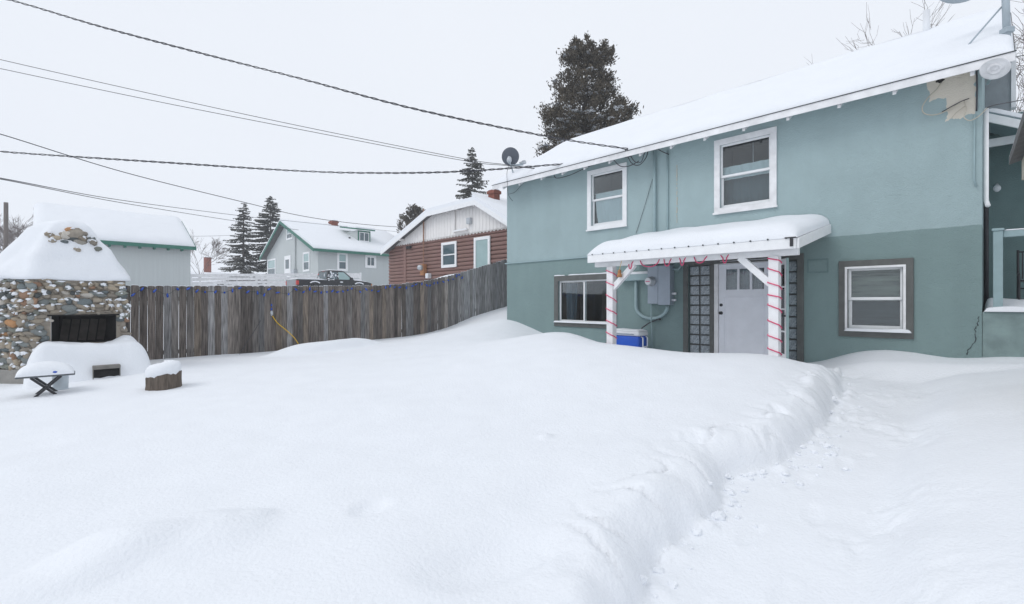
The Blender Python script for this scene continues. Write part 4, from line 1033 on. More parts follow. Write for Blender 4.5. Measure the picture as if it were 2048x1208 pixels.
# snow cap on the tapered stack
ring_b = [(.05,-.02),(.055,L*.35),(.055,L*.7),(.04,L+.04),(-.4,L+.06),(-.8,L+.05),(BK-.05,L*.9),(BK-.06,L*.4),(BK-.06,-.2),(BK-.04,-.64),(-.8,-.70),(-.62,-.69),(-.4,-.47),(-.2,-.26)]
topc = OF.on_x(139, 441, -.45)
NR = 56
def ringpt(t, sub=False):
    k = t*len(ring_b); i_ = int(k) % len(ring_b); f = k - int(k); P_ = [ring_b[(i_+d_) % len(ring_b)] for d_ in (-1,0,1,2)]
    return tuple(.5*(2*P_[1][c]+(P_[2][c]-P_[0][c])*f+(2*P_[0][c]-5*P_[1][c]+4*P_[2][c]-P_[3][c])*f*f+(3*P_[1][c]-P_[0][c]-3*P_[2][c]+P_[3][c])*f**3) for c in (0,1))
zap = topc[1]
lev = [(0,.985,0),(.02,1.015,0),(.08,1.0,0),(.2,.91,0),(.36,.785,0),(.52,.665,0),(.68,.545,0),(.82,.44,0),(.91,.35,0),(.965,.24,0),(.99,.13,0),(1,.02,0)]
mb = MB(); rings = []
for h_, s_, _ in lev:
    rg = []
    for k in range(NR):
        x_, y_ = ringpt(k/NR); cx_, cy_ = -.45, topc[0]
        X_ = cx_+(x_-cx_)*s_; Y_ = cy_+(y_-cy_)*s_; Z_ = ztop-.02+(zap-ztop+.02)*h_
        nn = mnoise.noise(Vector((X_*2.2, Y_*2.2, Z_*2.2)))*.05 + mnoise.noise(Vector((X_*6, Y_*6, Z_*6)))*.022
        a_ = math.atan2(Y_-cy_, X_-cx_)
        rg.append(mb.bm.verts.new((X_+nn*math.cos(a_), Y_+nn*math.sin(a_), Z_+(nn*.6 if h_ > .05 else nn*.9-.01))))
    rings.append(rg)
for q_, t_ in zip(rings, rings[1:]):
    for k in range(NR): mb.bm.faces.new((q_[k], q_[(k+1)%NR], t_[(k+1)%NR], t_[k]))
mb.bm.faces.new(rings[-1]); mb.bm.faces.new(rings[0][::-1])
bmesh.ops.subdivide_edges(mb.bm, edges=mb.bm.edges, cuts=1, smooth=.6, use_grid_fill=True)
mb.build('snow_cap', SNOW, fpz, True)
# stones of the stack that stand clear of the snow, near the top
def cap_surface(yl, h_):                        # front surface x at lateral position and height fraction
    hs = [l_[0] for l_ in lev]; ss = [l_[1] for l_ in lev]; s_ = float(np.interp(h_, hs, ss)); return -.45 + .50*s_
for u, v, w_, h__ in ((100,470,.13,.10),(113,476,.12,.09),(138,472,.22,.14),(152,468,.20,.16),(165,478,.13,.10),(160,484,.16,.09),(148,478,.18,.10),(128,483,.10,.07),(187,486,.10,.10),(197,498,.09,.09),(155,500,.10,.08),(182,478,.10,.08),(143,462,.14,.10),(105,482,.10,.06)):
    hfr = .5
    for it in range(6):
        y_, z_ = OF.on_x(u, v, cap_surface(0, hfr)); hfr = min(.97, max(.05, (z_-ztop)/(zap-ztop)))
    add_stone((cap_surface(0, hfr)+.0, y_, z_), 0, w_, h__, .14)
mb = MB(); y_, z_ = OF.on_x(148, 472, -.16); mb.blob((-.22, y_, z_), .12, .20, .11, 2, .3, 3); mb.build('exposed_mortar', MORTAR, fpz, True)
o = flecks.build('snow_flecks', SNOW, fpz, True); o['kind'] = 'stuff'
peb = MB()
for k in range(420):
    if k % 2: t_, z_ = random.uniform(0, L), random.uniform(.1, ztop-.02); p = Vector((.012, t_, z_)); bad = oy0-.02 < t_ < oy1+.02 and oz0-.05 < z_ < oz1+.03
    else: t_, z_ = random.uniform(0, .87), random.uniform(.1, ztop-.02); p = Vector((-.62+t_*.7071+.008, -.62+t_*.7071-.008, z_)); bad = False
    if not bad: peb.blob(p, random.uniform(.012,.03), random.uniform(.012,.03), random.uniform(.01,.024), k, .3, 1)
o = peb.build('small_pebbles', mat('pebble', (.33,.29,.24), .9, .5, 14, .3, 40), fpz, True); o['kind'] = 'stuff'
# hearth
he0 = oy0-.18; he1 = OF.on_x(290, 700, .45)[0]; HX = .62
hz1 = OF.on_x(165, 688, .3)[1]
hb = MB(); ny0, nz1 = OF.on_x(187, 731, HX+.03); ny1, nz0 = OF.on_x(233, 748, HX+.03)
hb.box(.02, HX-.14, he0+.12, he1-.2, -.4, hz1-.14, .02); h_o = hb.build('hearth', CONC, fpz)
def hearth_top(a, b):
    x_ = .015 + (HX+.55)*a; y_ = he0-.16+(he1-he0+.26)*b
    edge = min(1, min(b, 1-b)/.16); e = math.sqrt(max(0,1-(1-edge)**2))
    k = max(0, min(1, (x_-HX*.72)/.48)); drop = k*k*(3-2*k)
    gz = -.16
    lift = .13*math.exp(-((b-.80)/.09)**2)*(1-drop)*max(0,1-x_/.5) + .05*math.exp(-((b-.2)/.14)**2)*(1-drop)
    z_ = gz + (hz1 + lift - gz)*e*(1-drop)
    z_ += .03*mnoise.noise(Vector((x_*4, y_*4, 3)))*e + .012*mnoise.noise(Vector((x_*11, y_*11, 7)))*e
    return (x_, y_, z_)
mb = MB(); mb.grid(hearth_top, 50, 70); mb.build('hearth_snow', SNOW, h_o, True)
nb = MB(); yy0, yy1 = ny0-.02, ny1+.04
nxo = HX+.24; nz1 -= .05
nb.box(nxo-.3, nxo, yy0, yy1, nz1-.005, nz1+.055, .01); nb.box(nxo-.3, nxo-.05, yy0, yy0+.012, nz0-.2, nz1-.006); nb.box(nxo-.3, nxo-.05, yy1-.012, yy1, nz0-.2, nz1-.006)
nb.build('ash_opening', mat('dark_concrete', (.2,.19,.175), .9, .2, 8, .4, 40), h_o)  # concrete in a darker tone than the hearth block
MB().box(nxo-.08, nxo-.06, yy0+.013, yy1-.013, nz0-.2, nz1-.007).build('ash_cavity_shade', SOOT, h_o)  # thin dark sheet, its colour stands in for shade inside the opening
y_, z_ = OF.on_x(283, 725, .5); MB().box(.34, .52, y_-.10, y_+.07, z_-.35, z_+.08, .02).build('kerb_block', CONC, h_o)

# stump
sp_ = world(328, 776, 7.3); sp_.z = hz(sp_.x, sp_.y)
stp = thing('tree_stump', 'short cut log stump wearing a round snow cap near the hearth', 'stump', sp_); stp.scale = (.8,.8,.8)
SMAT = mat('stump_bark', (.13,.105,.085), .95, .4, 4, .7, 10, stretch=(9,9,1))
mb = MB(); rr = .27
prof = []
V_ = []
for zz, k_ in ((-.25,1.05),(0,1.02),(.12,.99),(.255,1.0),(.27,.96)):
    V_.append([mb.bm.verts.new((rr*k_*math.cos(a)*(1+.05*math.sin(a*5)+.03*math.sin(a*13)), rr*k_*math.sin(a)*(1+.05*math.sin(a*5)+.03*math.sin(a*13)), zz+.05*math.cos(a-.3)*(zz>.1))) for a in [2*math.pi*q_/48 for q_ in range(48)]])
for q_, t_ in zip(V_, V_[1:]):
    for k in range(48): mb.bm.faces.new((q_[k], q_[(k+1)%48], t_[(k+1)%48], t_[k]))
mb.bm.faces.new(V_[-1]); mb.build('log', SMAT, stp)
mb = MB(); mb.lathe([(.255,.22),(.275,.27),(.285,.33),(.27,.41),(.22,.465),(.13,.485),(.002,.49)], 40)
for v in mb.bm.verts: v.co.z += .05*math.cos(math.atan2(v.co.y, v.co.x)-.3)*.7 + .02*mnoise.noise(v.co*5); v.co.xy = v.co.xy*(1+.06*mnoise.noise(v.co*3))
mb.build('snow_cap', SNOW, stp, True)

# folding table
tb = world(93, 797, 7.0); tb.z = hz(tb.x, tb.y) - .02
ft = thing('folding_table', 'small folding table with crossed legs under a snow mound by the hearth', 'table', tb, R(42))
tz = CZ + (604-748)/FPX*7.0 - tb.z; tw = .31
MB().box(-tw, tw, -.20, .20, tz-.022, tz, .008).build('tabletop', mat('table_grey', (.10,.11,.12), .5), ft)
for yq in (-.15, .15):
    MB().bar((-.17,yq,-.05),(.16,yq+.02,tz-.03),.022,.03).build('leg', BLACK, ft); MB().bar((.17,yq+.03,-.05),(-.16,yq+.05,tz-.03),.022,.03).build('leg', BLACK, ft)
MB().tube([(0,-.15,(tz-.05)/2),(0,.2,(tz-.05)/2)], .01, 6).build('pivot_rod', BLACK, ft)
mb = MB(); cap_mesh(mb, -tw+.0, tw-.01, -.20, .20, lambda x, y: tz, .19, .26, 28, 20, 4, .012, 4); mb.build('table_snow', SNOW, ft, True)
bl = world(110, 744, 6.85); o = MB().blob((0,0,0), .03, .018, .016, 2, .1).build('loose_bulb', BLUEB); o.location = bl; tag(o, 'loose blue bulb lying on the snowy folding table', 'bulb')
tbx = world(121, 785, 7.35); tbx.z = hz(tbx.x, tbx.y)
tt = thing('plastic_tub', 'pale translucent plastic tub standing behind the folding table', 'tub', tbx)
mb = MB(); mb.lathe([(.085,-.1),(.10,.28),(.108,.285),(.108,.295),(.095,.292),(.085,0)], 28); mb.build('shell', TRANSL, tt, True)

# ------------------------------------------------------------------ background buildings
def far_window(parent, kind, r, axis_, pos, trim=.12, m=FARG, mtrim=WHITE, split='h'):
    """r = (a0,a1,z0,z1) along the wall; axis_ 'y' wall in plane y=pos (faces -y), 'x' wall in plane x=pos (faces +x)"""
    a0, a1, z0, z1 = r; a0, a1 = sorted((a0, a1))
    def bx(mb, p0_, p1_, za, zb, d0, d1):
        if axis_ == 'y': mb.box(p0_, p1_, pos-d1, pos-d0, za, zb, .006)
        else: mb.box(pos+d0, pos+d1, p0_, p1_, za, zb, .006)
    mb = MB(); bx(mb, a0, a0+trim, z0, z1, .0, .06); bx(mb, a1-trim, a1, z0, z1, .0, .06); bx(mb, a0+trim, a1-trim, z1-trim, z1, .0, .06); bx(mb, a0+trim, a1-trim, z0, z0+trim*1.1, .0, .06)
    if split == 'h': zc = (z0+z1)/2; bx(mb, a0+trim, a1-trim, zc-.03, zc+.03, .0, .05)
    if split == 'v': ac = (a0+a1)/2; bx(mb, ac-.03, ac+.03, z0+trim, z1-trim, .0, .05)
    wdo = mb.build(kind, mtrim, parent)
    if split == 'h':
        mb = MB(); bx(mb, a0+trim, a1-trim, (z0+z1)/2+.03, z1-trim, .01, .025); mb.build('pane', m, wdo)
        mb = MB(); bx(mb, a0+trim, a1-trim, z0+trim, (z0+z1)/2-.03, .008, .02); mb.build('pane', FARG, wdo)
    elif split == 'v':
        mb = MB(); bx(mb, a0+trim, (a0+a1)/2-.03, z0+trim, z1-trim, .01, .025); mb.build('pane', m, wdo)
        mb = MB(); bx(mb, (a0+a1)/2+.03, a1-trim, z0+trim, z1-trim, .01, .025); mb.build('pane', m, wdo)
    else:
        mb = MB(); bx(mb, a0+trim, a1-trim, z0+trim, z1-trim, .01, .025); mb.build('pane', m, wdo)
    return wdo

# grey-green gabled house
GF = frame_at(636, 38.0)
gh = thing('gabled_house', 'pale grey house with green trim, steep gable and small dormer beyond the alley', 'house', (GF.o.x, GF.o.y, 0), TH)
gx0 = GF.on_y(534, 520, 0)[0]; gez = GF.on_x(636, 497, 0)[1]; gax, gaz = GF.on_y(572, 446, 0); gyl = GF.on_x(800, 508, 0)[0] + 2
g0 = 1.8; gel = GF.on_y(536, 514, 0)[1]
MB().poly([(gx0,0,g0),(0,0,g0),(0,0,gez),(gax,0,gaz-.1),(gx0,0,gel)]).build('gable_wall', GSIDE, gh)
MB().poly([(0,0,g0),(0,gyl,g0),(0,gyl,gez),(0,0,gez)]).build('side_wall', GSIDE, gh)
MB().poly([(gx0,0,g0),(gx0,gyl,g0),(gx0,gyl,gel),(gx0,0,gel)]).build('side_wall', GSIDE, gh)
MB().poly([(gx0,gyl,g0),(0,gyl,g0),(0,gyl,gez),(gax,gyl,gaz-.1),(gx0,gyl,gel)]).build('back_wall', GSIDE, gh)
o1 = .45; slr = (gaz-gez)/(-gax); sll = (gaz-gel)/(gax-gx0)
rA = Vector((o1, 0, gez-slr*o1)); rB = Vector((gax, 0, gaz)); rC = Vector((gx0-o1, 0, gel-sll*o1)); gup = Vector((0,0,.2))
mb = MB()
for a_, b_ in ((rA, rB), (rB, rC)): mb.prism([a_+Vector((0,-.5,0)), b_+Vector((0,-.5,0)), b_+Vector((0,-.5,.12)), a_+Vector((0,-.5,.12))], (0, gyl+1, 0))
gro = mb.build('roof', ROOFM, gh)
mb = MB()
for a_, b_ in ((rA, rB), (rB, rC)): mb.prism([a_+Vector((0,-.5,.124)), b_+Vector((0,-.5,.124)), b_+Vector((0,-.5,.36)), a_*.97+b_*.03+Vector((0,-.5,.34)), a_+Vector((0,-.5,.22))], (0, gyl+1, 0))
mb.build('roof_snow', SNOW, gro)
mb = MB()
for a_, b_ in ((rA, rB), (rB, rC)): mb.prism([a_+Vector((0,-.56,-.12)), b_+Vector((0,-.56,-.12)), b_+Vector((0,-.56,.13)), a_+Vector((0,-.56,.13))], (0, .055, 0))
mb.build('rake_board', GREENT, gro)
MB().box(o1-.0, o1+.05, -.5, gyl+.5, rA.z-.08, rA.z+.13).build('eave_board', GREENT, gro)
far_window(gh, 'window', GF.rect_y(574,586,456,455,480,478,0), 'y', 0, .13, FARGT)
far_window(gh, 'window', GF.rect_y(607,620,505,503,543,543,0), 'y', 0, .15, FARGT)
far_window(gh, 'window', GF.rect_y(536,552,519,517,556,556,0), 'y', 0, .15, FARGT)
dr = GF.rect_y(570,582,512,511,562,562,0); dd_ = MB().box(dr[0], dr[1], -.06, -.0, dr[2], dr[3], .01).build('door', WHITE, gh)
ring(MB(), dr[0]+.25, dr[1]-.25, dr[3]-1.2, dr[3]-.3, .04, -.075, -.062).build('door_light_frame', WHITE, dd_); MB().box(dr[0]+.3, dr[1]-.3, -.07, -.063, dr[3]-1.15, dr[3]-.35).build('pane', FARG, dd_)
far_window(gh, 'window', GF.rect_x(674,695,504,506,542,542,0), 'x', 0, .17, FARGT)
far_window(gh, 'window', GF.rect_x(730,752,510,511,536,536,0), 'x', 0, .2, FARG, split='v')
MB().tube([Vector((GF.on_y(591,470,-.05)[0], -.08, GF.on_y(591,462,-.05)[1])), Vector((GF.on_y(591,470,-.05)[0], -.08, 2.5))], .06, 8).build('conduit', GSIDE, gh)
mbx_ = GF.on_y(587, 541, -.2); MB().box(mbx_[0]-.35, mbx_[0]+.3, -.3, -.01, mbx_[1]-.35, mbx_[1]+.1, .02).build('meter_box', GALV, gh)
# dormer: stands on the roof slope
dxp = -2.2
d0, dz1 = GF.on_x(715, 460, dxp); d1, _ = GF.on_x(741, 460, dxp); _, dz0 = GF.on_x(728, 486, dxp)
dm = MB(); dm.prism([(dxp, d0, dz0), (dxp, d1, dz0), (dxp, d1, dz1), (dxp, d0, dz1)], (-3, 0, 0)); dmo = dm.build('dormer', GSIDE, gh)
mb = MB(); mb.prism([(dxp+.3, d0-.3, dz1), (dxp+.3, d1+.3, dz1), (dxp+.3, d1+.3, dz1+.12), (dxp+.3, d0-.3, dz1+.12)], (-3.2, 0, .5)); mb.build('dormer_roof', GREENT, dmo)
mb = MB(); mb.prism([(dxp+.28, d0-.3, dz1+.124), (dxp+.28, d1+.3, dz1+.124), (dxp+.28, d1+.3, dz1+.26), (dxp+.28, d0-.3, dz1+.26)], (-3.2, 0, .5)); mb.build('dormer_snow', SNOW, dmo)
ring(MB(), 0, 1, 0, 1, .1, 0, .01)
w_ = MB()
for za_, zb_ in ((dz0+.02, dz0+.12), (dz1-.14, dz1-.02)): w_.box(dxp+.002, dxp+.05, d0+.03, d1-.03, za_, zb_)
w_.box(dxp+.002, dxp+.05, d0+.03, d0+.13, dz0+.12, dz1-.14); w_.box(dxp+.002, dxp+.05, d1-.13, d1-.03, dz0+.12, dz1-.14); w_.build('dormer_trim', GREENT, dmo)
mb = MB(); mb.box(dxp+.01, dxp+.03, d0+.2, d1-.2, dz0+.2, dz1-.2); mb.build('pane', FARG, dmo)
mb = MB()
for y__ in (d0+.16, (d0+d1)/2-.03, d1-.22): mb.box(dxp+.035, dxp+.055, y__, y__+.06, dz0+.14, dz1-.16)
mb.box(dxp+.034, dxp+.054, d0+.14, d1-.14, dz0+.13, dz0+.2); mb.box(dxp+.034, dxp+.054, d0+.14, d1-.14, dz1-.21, dz1-.15); mb.build('sash', WHITE, dmo)
def chimney(parent, x, y, z0, z1, sx, sy, cap=True):
    mb = MB(); mb.box(x-sx/2, x+sx/2, y-sy/2, y+sy/2, z0, z1, .01)
    if cap: mb.box(x-sx/2-.06, x+sx/2+.06, y-sy/2-.06, y+sy/2+.06, z1-.22, z1-.05, .01)
    c = mb.build('chimney', BRICK, parent)
    m_ = MB(); cap_mesh(m_, x-sx/2, x+sx/2, y-sy/2, y+sy/2, lambda a, b: z1, .1, .15, 10, 10, 2, .01, 3); m_.build('chimney_snow', SNOW, c, True)
cy_, cz_ = GF.on_x(667, 442, gax); chimney(gro, gax, cy_, gaz-.5, cz_, .75, .55)
vy, vz = GF.on_x(699, 480, -2.6); MB().tube([(-2.6, vy, vz-.6), (-2.6, vy, vz+.25)], .09, 8).build('vent_pipe', BLACK, gro)

# brown log house with cream gable
BF = frame_at(779, 28.0)
bh = thing('log_house', 'brown log sided house with cream board gable behind the fence', 'house', (BF.o.x, BF.o.y, 0), TH)
bx1 = BF.on_y(1120, 460, 0)[0]; bz = BF.on_y(779, 495, 0)[1]
g0 = .9
MB().box(0.02, bx1, .06, .3, g0, bz+.02).build('wall_core', LOGB, bh)
pitch = .19; z = g0; k = 0; lg = None
while z < bz-.03:
    if lg is None:
        mb = MB(); pr_ = [(0, .06, -.092), (0, -.0, -.088), (0, -.045, -.06), (0, -.062, 0), (0, -.045, .06), (0, -.0, .088), (0, .06, .092)]
        mb.prism(pr_, (bx1, 0, 0)); lg = mb.build('log', LOGB, bh); o = lg
    else: o = lg.copy(); COL.objects.link(o)
    o.location = (0, 0, z+.1); z += pitch
cbx = BF.on_y(810, 540, -.07)[0]; MB().box(cbx-.14, cbx+.1, -.085, -.0, g0, bz-.05, .01).build('corner_board', LOGB, bh)
GPx = [(762,503),(854,425),(949,401),(1070,478)]
gp = [BF.on_y(u, v, -.45) for u, v in GPx]
# gable boards with pointed ends
mb = MB(); teeth = []; x = -.1; tw_ = .24
while x < bx1: teeth += [(x, bz+.07), (x+tw_/2, bz-.02)]; x += tw_
gi = [BF.on_y(u, v+7, -.1) for u, v in GPx]
poly = [(a, -.1, b) for a, b in teeth] + [(gi[3][0], -.1, max(gi[3][1], bz+.1)), (gi[2][0], -.1, gi[2][1]), (gi[1][0], -.1, gi[1][1]), (teeth[0][0]-.02, -.1, bz+.12)]
mb.prism(poly, (0, .03, 0)); mb.build('gable_boards', CREAM, bh)
cxb = teeth[0][0]
bat = MB(); x = .2
def gable_z(x):
    for (a, b), (c, d) in zip(gi, gi[1:]):
        if a <= x <= c: return b+(d-b)*(x-a)/(c-a)
    return bz
while x < bx1-.2:
    zt__ = gable_z(x)-.03
    if zt__ > bz+.15: bat.box(x-.012, x+.012, -.112, -.1005, bz+.09, zt__)
    x += .24
bat.build('battens', CREAM, bh)
MB().tube([Vector((BF.on_y(909,440,-.15)[0], -.15, BF.on_y(909,415,-.15)[1])), Vector((BF.on_y(909,440,-.15)[0], -.15, BF.on_y(909,466,-.15)[1]))], .05, 8).build('downpipe', CREAM, bh)
yk = 3.0; apx = BF.on_y(942, 383, yk)
fr_ = [(a, -.45, b) for a, b in gp]
bk_ = [(gp[0][0], 9, gp[0][1]), (gp[1][0], 9, gp[1][1]), (apx[0], 9, apx[1]-.2), (gp[3][0]+1, 9, gp[3][1])]
md_ = [(gp[0][0], yk, gp[0][1]), (gp[1][0], yk, gp[1][1]+.1), (apx[0], yk, apx[1]-.2), (gp[3][0]+1, yk, gp[3][1])]
def skin(rows, dz0, dz1, m, name, parent):
    mb = MB(); T_ = [[mb.bm.verts.new((p[0], p[1], p[2]+dz1)) for p in r_] for r_ in rows]; B_ = [[mb.bm.verts.new((p[0], p[1], p[2]+dz0)) for p in r_] for r_ in rows]
    for A_ in (T_, B_):
        for i_ in range(len(rows)-1):
            for j_ in range(len(rows[0])-1): mb.bm.faces.new((A_[i_][j_], A_[i_+1][j_], A_[i_+1][j_+1], A_[i_][j_+1]))
    n_ = len(rows[0])
    for i_ in (0, len(rows)-1):
        for j_ in range(n_-1): mb.bm.faces.new((T_[i_][j_], T_[i_][j_+1], B_[i_][j_+1], B_[i_][j_]))
    for j_ in (0, n_-1):
        for i_ in range(len(rows)-1): mb.bm.faces.new((T_[i_][j_], T_[i_+1][j_], B_[i_+1][j_], B_[i_][j_]))
    return mb.build(name, m, parent)
bro = skin([fr_, md_, bk_], -.1, 0, ROOFM, 'roof', bh)
skin([fr_, md_, bk_], .004, .2, SNOW, 'roof_snow', bro)
mb = MB()
for a_, b_ in zip(fr_, fr_[1:]):
    a_, b_ = Vector(a_), Vector(b_); mb.prism([a_+Vector((0,-.03,-.2)), b_+Vector((0,-.03,-.2)), b_+Vector((0,-.03,.01)), a_+Vector((0,-.03,.01))], (0,.028,0))
mb.build('rake_board', WHITE, bro)
for u, v in ((800,478),(884,418),(910,415),(948,408)):
    x_, z_ = BF.on_y(u, v, -.4); MB().box(x_-.05, x_+.05, -.44, -.1, z_-.1, z_+.02).build('rafter_tail', CREAM, bro)
cq_ = BF.on_y(988, 379, 3.6); chimney(bro, cq_[0], 3.6, cq_[1]-1.2, cq_[1]-.05, .48, .45)
far_window(bh, 'window', BF.rect_y(884,914,486,482,536,534,-.07), 'y', -.065, .13, FARG)
far_window(bh, 'window', BF.rect_y(949,981,476,471,545,545,-.07), 'y', -.065, .14, FARGT, split='n')
fx, fz = BF.on_y(940, 441, -.15); MB().box(fx-.13, fx+.13, -.28, -.11, fz-.17, fz+.12, .02).build('wall_light', GALV, bh)
fx, fz = BF.on_y(903, 467, -.15); mb = MB(); sx0 = BF.on_y(907,467,-.2)[0]; sx1 = BF.on_y(934,467,-.2)[0]; MB().box(sx0, sx1, -.25, -.11, fz+.02, fz+.06, .01).build('ledge', CREAM, bh)
cap_mesh(mb, sx0, sx1, -.25, -.12, lambda x, y: fz+.06, .08, .1, 16, 6, 2, .01, 3); mb.build('ledge_snow', SNOW, bh, True)
fx, fz = BF.on_y(846, 540, -.2); MB().box(fx-.16, fx+.16, -.28, -.063, fz-.28, fz+.3, .02).build('meter_board', mat('orange_board', (.40,.19,.09), .8), bh)
MB().lathe([(.15,0),(.15,.08),(.11,.2),(.002,.21)], 16, Matrix.Translation((fx-.02,-.28,fz+.12)) @ Matrix.Rotation(R(90),4,'X')).build('meter', GALV, bh, True)
MB().tube([(fx+.05,-.2,fz+.3),(fx+.05,-.2,fz+3.2)], .035, 8).build('service_mast', mat('rust_mast', (.3,.17,.12), .7), bh)
fx2, fz2 = BF.on_y(854, 552, -.25); MB().box(fx2-.1, fx2+.14, -.3, -.063, fz2-.12, fz2+.14, .03).build('utility_box', WPLAS, bh)
fx2, fz2 = BF.on_y(817, 495, -.2); MB().blob((fx2-.08,-.2,fz2), .09, .12, .09, 1, .1).blob((fx2+.12,-.2,fz2), .09, .12, .09, 2, .1).build('floodlight', BLACK, bh, True)
# snow covered heap beside the log house
hp = world(910, 551, 20.5); hgz = hz(hp.x, hp.y)
mb = MB(); mb.blob((0,0,0), 1.9, .8, 1, 5, .1, 4)
for v in mb.bm.verts: v.co.z = v.co.z*.5 + (hp.z-hgz-.5) if v.co.z > 0 else v.co.z*.01 - .1 if v.co.z < -.5 else v.co.z*(hp.z-hgz)*.9 + (hp.z-hgz-.5)
o = mb.build('snow_heap', SNOW, None, True); o.location = (hp.x, hp.y, hgz); o.rotation_euler = (0, -.17, TH+.4); tag(o, 'rounded heap of snow between the fence and the log house window', 'snow heap')

# pale garage
PF = frame_at(381, 24.0)
gg = thing('garage', 'pale grey garage with green eave and thick snowy roof behind the fireplace', 'garage', (PF.o.x, PF.o.y, 0), TH)
pyl = PF.on_x(66, 500, 0)[0] + .4; pez = PF.on_x(392, 498, .4)[1]; GW = 6.0
rgy, rgz = PF.on_x(362, 437, -GW/2)
MB().box(-GW, 0, pyl, 0, .2, pez+.05).build('wall', GSIDE, gg)
mb = MB(); mb.prism([(-GW,-.001,pez),(0,-.001,pez),(-GW/2,-.001,rgz-.4)], (0, pyl+.002, 0)); mb.build('gable', GSIDE, gg)
A_ = Vector((.4, 0, pez)); B_ = Vector((-GW/2, 0, rgz-.25)); C_ = Vector((-GW-.4, 0, pez))
y0_, y1_ = pyl-.4, rgy
mb = MB()
for a_, b_ in ((A_, B_), (B_, C_)): mb.prism([a_+Vector((0,y1_,0)), b_+Vector((0,y1_,0)), b_+Vector((0,y1_,.1)), a_+Vector((0,y1_,.1))], (0, y0_-y1_, 0))
pro = mb.build('roof', ROOFM, gg)
gsl = (B_.z-A_.z)/(B_.x-A_.x)
mb = MB(); cap_mesh(mb, B_.x, A_.x, y0_, y1_, lambda x, y: A_.z+.1+gsl*(x-A_.x), .24, .4, 30, 60, 6, .03, .5, edges=(0,1,1,1)); mb.build('roof_snow', SNOW, pro, True)
mb = MB(); cap_mesh(mb, C_.x, B_.x, y0_, y1_, lambda x, y: B_.z+.1-gsl*-1*(-1)*(x-B_.x) if False else B_.z+.1-(B_.z-C_.z)/(B_.x-C_.x)*(B_.x-x), .24, .4, 20, 40, 6, .03, .5, edges=(1,0,1,1)); mb.build('roof_snow', SNOW, pro, True)
MB().box(.4, .44, y0_, y1_, pez-.06, pez+.11).build('eave_board', GREENT, pro)
mb = MB(); mb.prism([A_+Vector((0,y1_,-.08)), B_+Vector((0,y1_,-.08)), B_+Vector((0,y1_,.11)), A_+Vector((0,y1_,.11))], (0, .04, 0)); mb.build('rake_board', GREENT, pro)
for k in range(9): y_ = -.4 + (pyl+.8)*k/8; MB().box(.05, .38, y_-.04, y_+.04, pez-.13, pez-.02).build('rafter_tail', GREENT, pro)
# distant house with brick chimney
DF = frame_at(392, 62.0)
dh = thing('distant_house', 'distant snowy roofed house with tall red brick chimney between garage and spruces', 'house', (DF.o.x, DF.o.y, 0), TH)
dzr = world(430, 550, 62).z
MB().box(-6, 0, 0, 7, 1.5, dzr-1.2).build('wall', mat('tan_siding', (.34,.32,.29), .8), dh)
mb = MB(); mb.prism([(-6.4,-.3,dzr-1.3),(.4,-.3,dzr-1.3),(.4,-.3,dzr-1.0),(-3,-.3,dzr+.6),(-6.4,-.3,dzr-1.0)], (0,7.6,0)); mb.build('roof_snow', SNOW, dh)
cc = DF.on_y(415, 515, 2.0); chimney(dh, cc[0], 2.0, dzr-2.5, cc[1], .75, .75, False)

# white plank fence by the truck
QF = frame_at(382, 30.0); WK = 30.0*(UV-382)
pf = thing('plank_fence', 'white horizontal plank fence dusted with snow in front of the gabled house', 'fence', (QF.o.x, QF.o.y, 0), TH)
ye = QF.on_x(722, 550, 0)[0]; za_ = QF.on_x(382, 548, 0)[1]; zb_ = QF.on_x(722, 546, 0)[1]
random.seed(9); nP = 6; ys = [ye*k/nP for k in range(nP+1)]
for k in range(nP+1): zt_ = za_+(zb_-za_)*k/nP; MB().box(-.14, -.03, ys[k]-.06, ys[k]+.06, .5, zt_+.03, .006).build('post', WHITE, pf)
for k in range(nP):
    for r_ in range(6):
        z0_ = za_+(zb_-za_)*k/nP - .1 - r_*.235 + random.uniform(-.03,.03); z1_ = za_+(zb_-za_)*(k+1)/nP - .1 - r_*.235 + random.uniform(-.03,.03)
        MB().bar((-.012, ys[k]+.004, z0_), (-.012, ys[k+1]-.004, z1_), .028, .195).build('plank', WORN, pf)

# pickup truck: local +x is forward, right side (-y) faces the yard
tp_ = world(594, 600, 30.0); tgz = 1.62
tk = thing('pickup_truck', 'black pickup truck dusted with snow parked beyond the plank fence', 'truck', (tp_.x, tp_.y, tgz), TH+math.pi/2)
TW = 1.84
def side(pts, y0, y1, m, name, parent, bev=.02):
    mb = MB(); mb.prism([(x, y0, z) for x, z in pts], (0, y1-y0, 0))
    if bev: bmesh.ops.bevel(mb.bm, geom=list(mb.bm.edges), offset=bev, segments=2, profile=.5, affect='EDGES')
    return mb.build(name, m, parent)
def arch(cx, r, n=8): return [(cx + r*math.cos(math.pi*k/n), .38 + r*math.sin(math.pi*k/n)) for k in range(n+1)]
bodyp = [(0,.5),(0,1.06),(1.95,1.08),(3.55,1.09),(4.0,1.10),(4.75,1.02),(5.08,.93),(5.16,.7),(5.14,.45)] + arch(4.15,.44) + [(3.6,.36),(1.6,.36)] + arch(1.12,.44) + [(.6,.45)]
body_t = side(bodyp, 0, TW, TRUCKB, 'body', tk, 0)
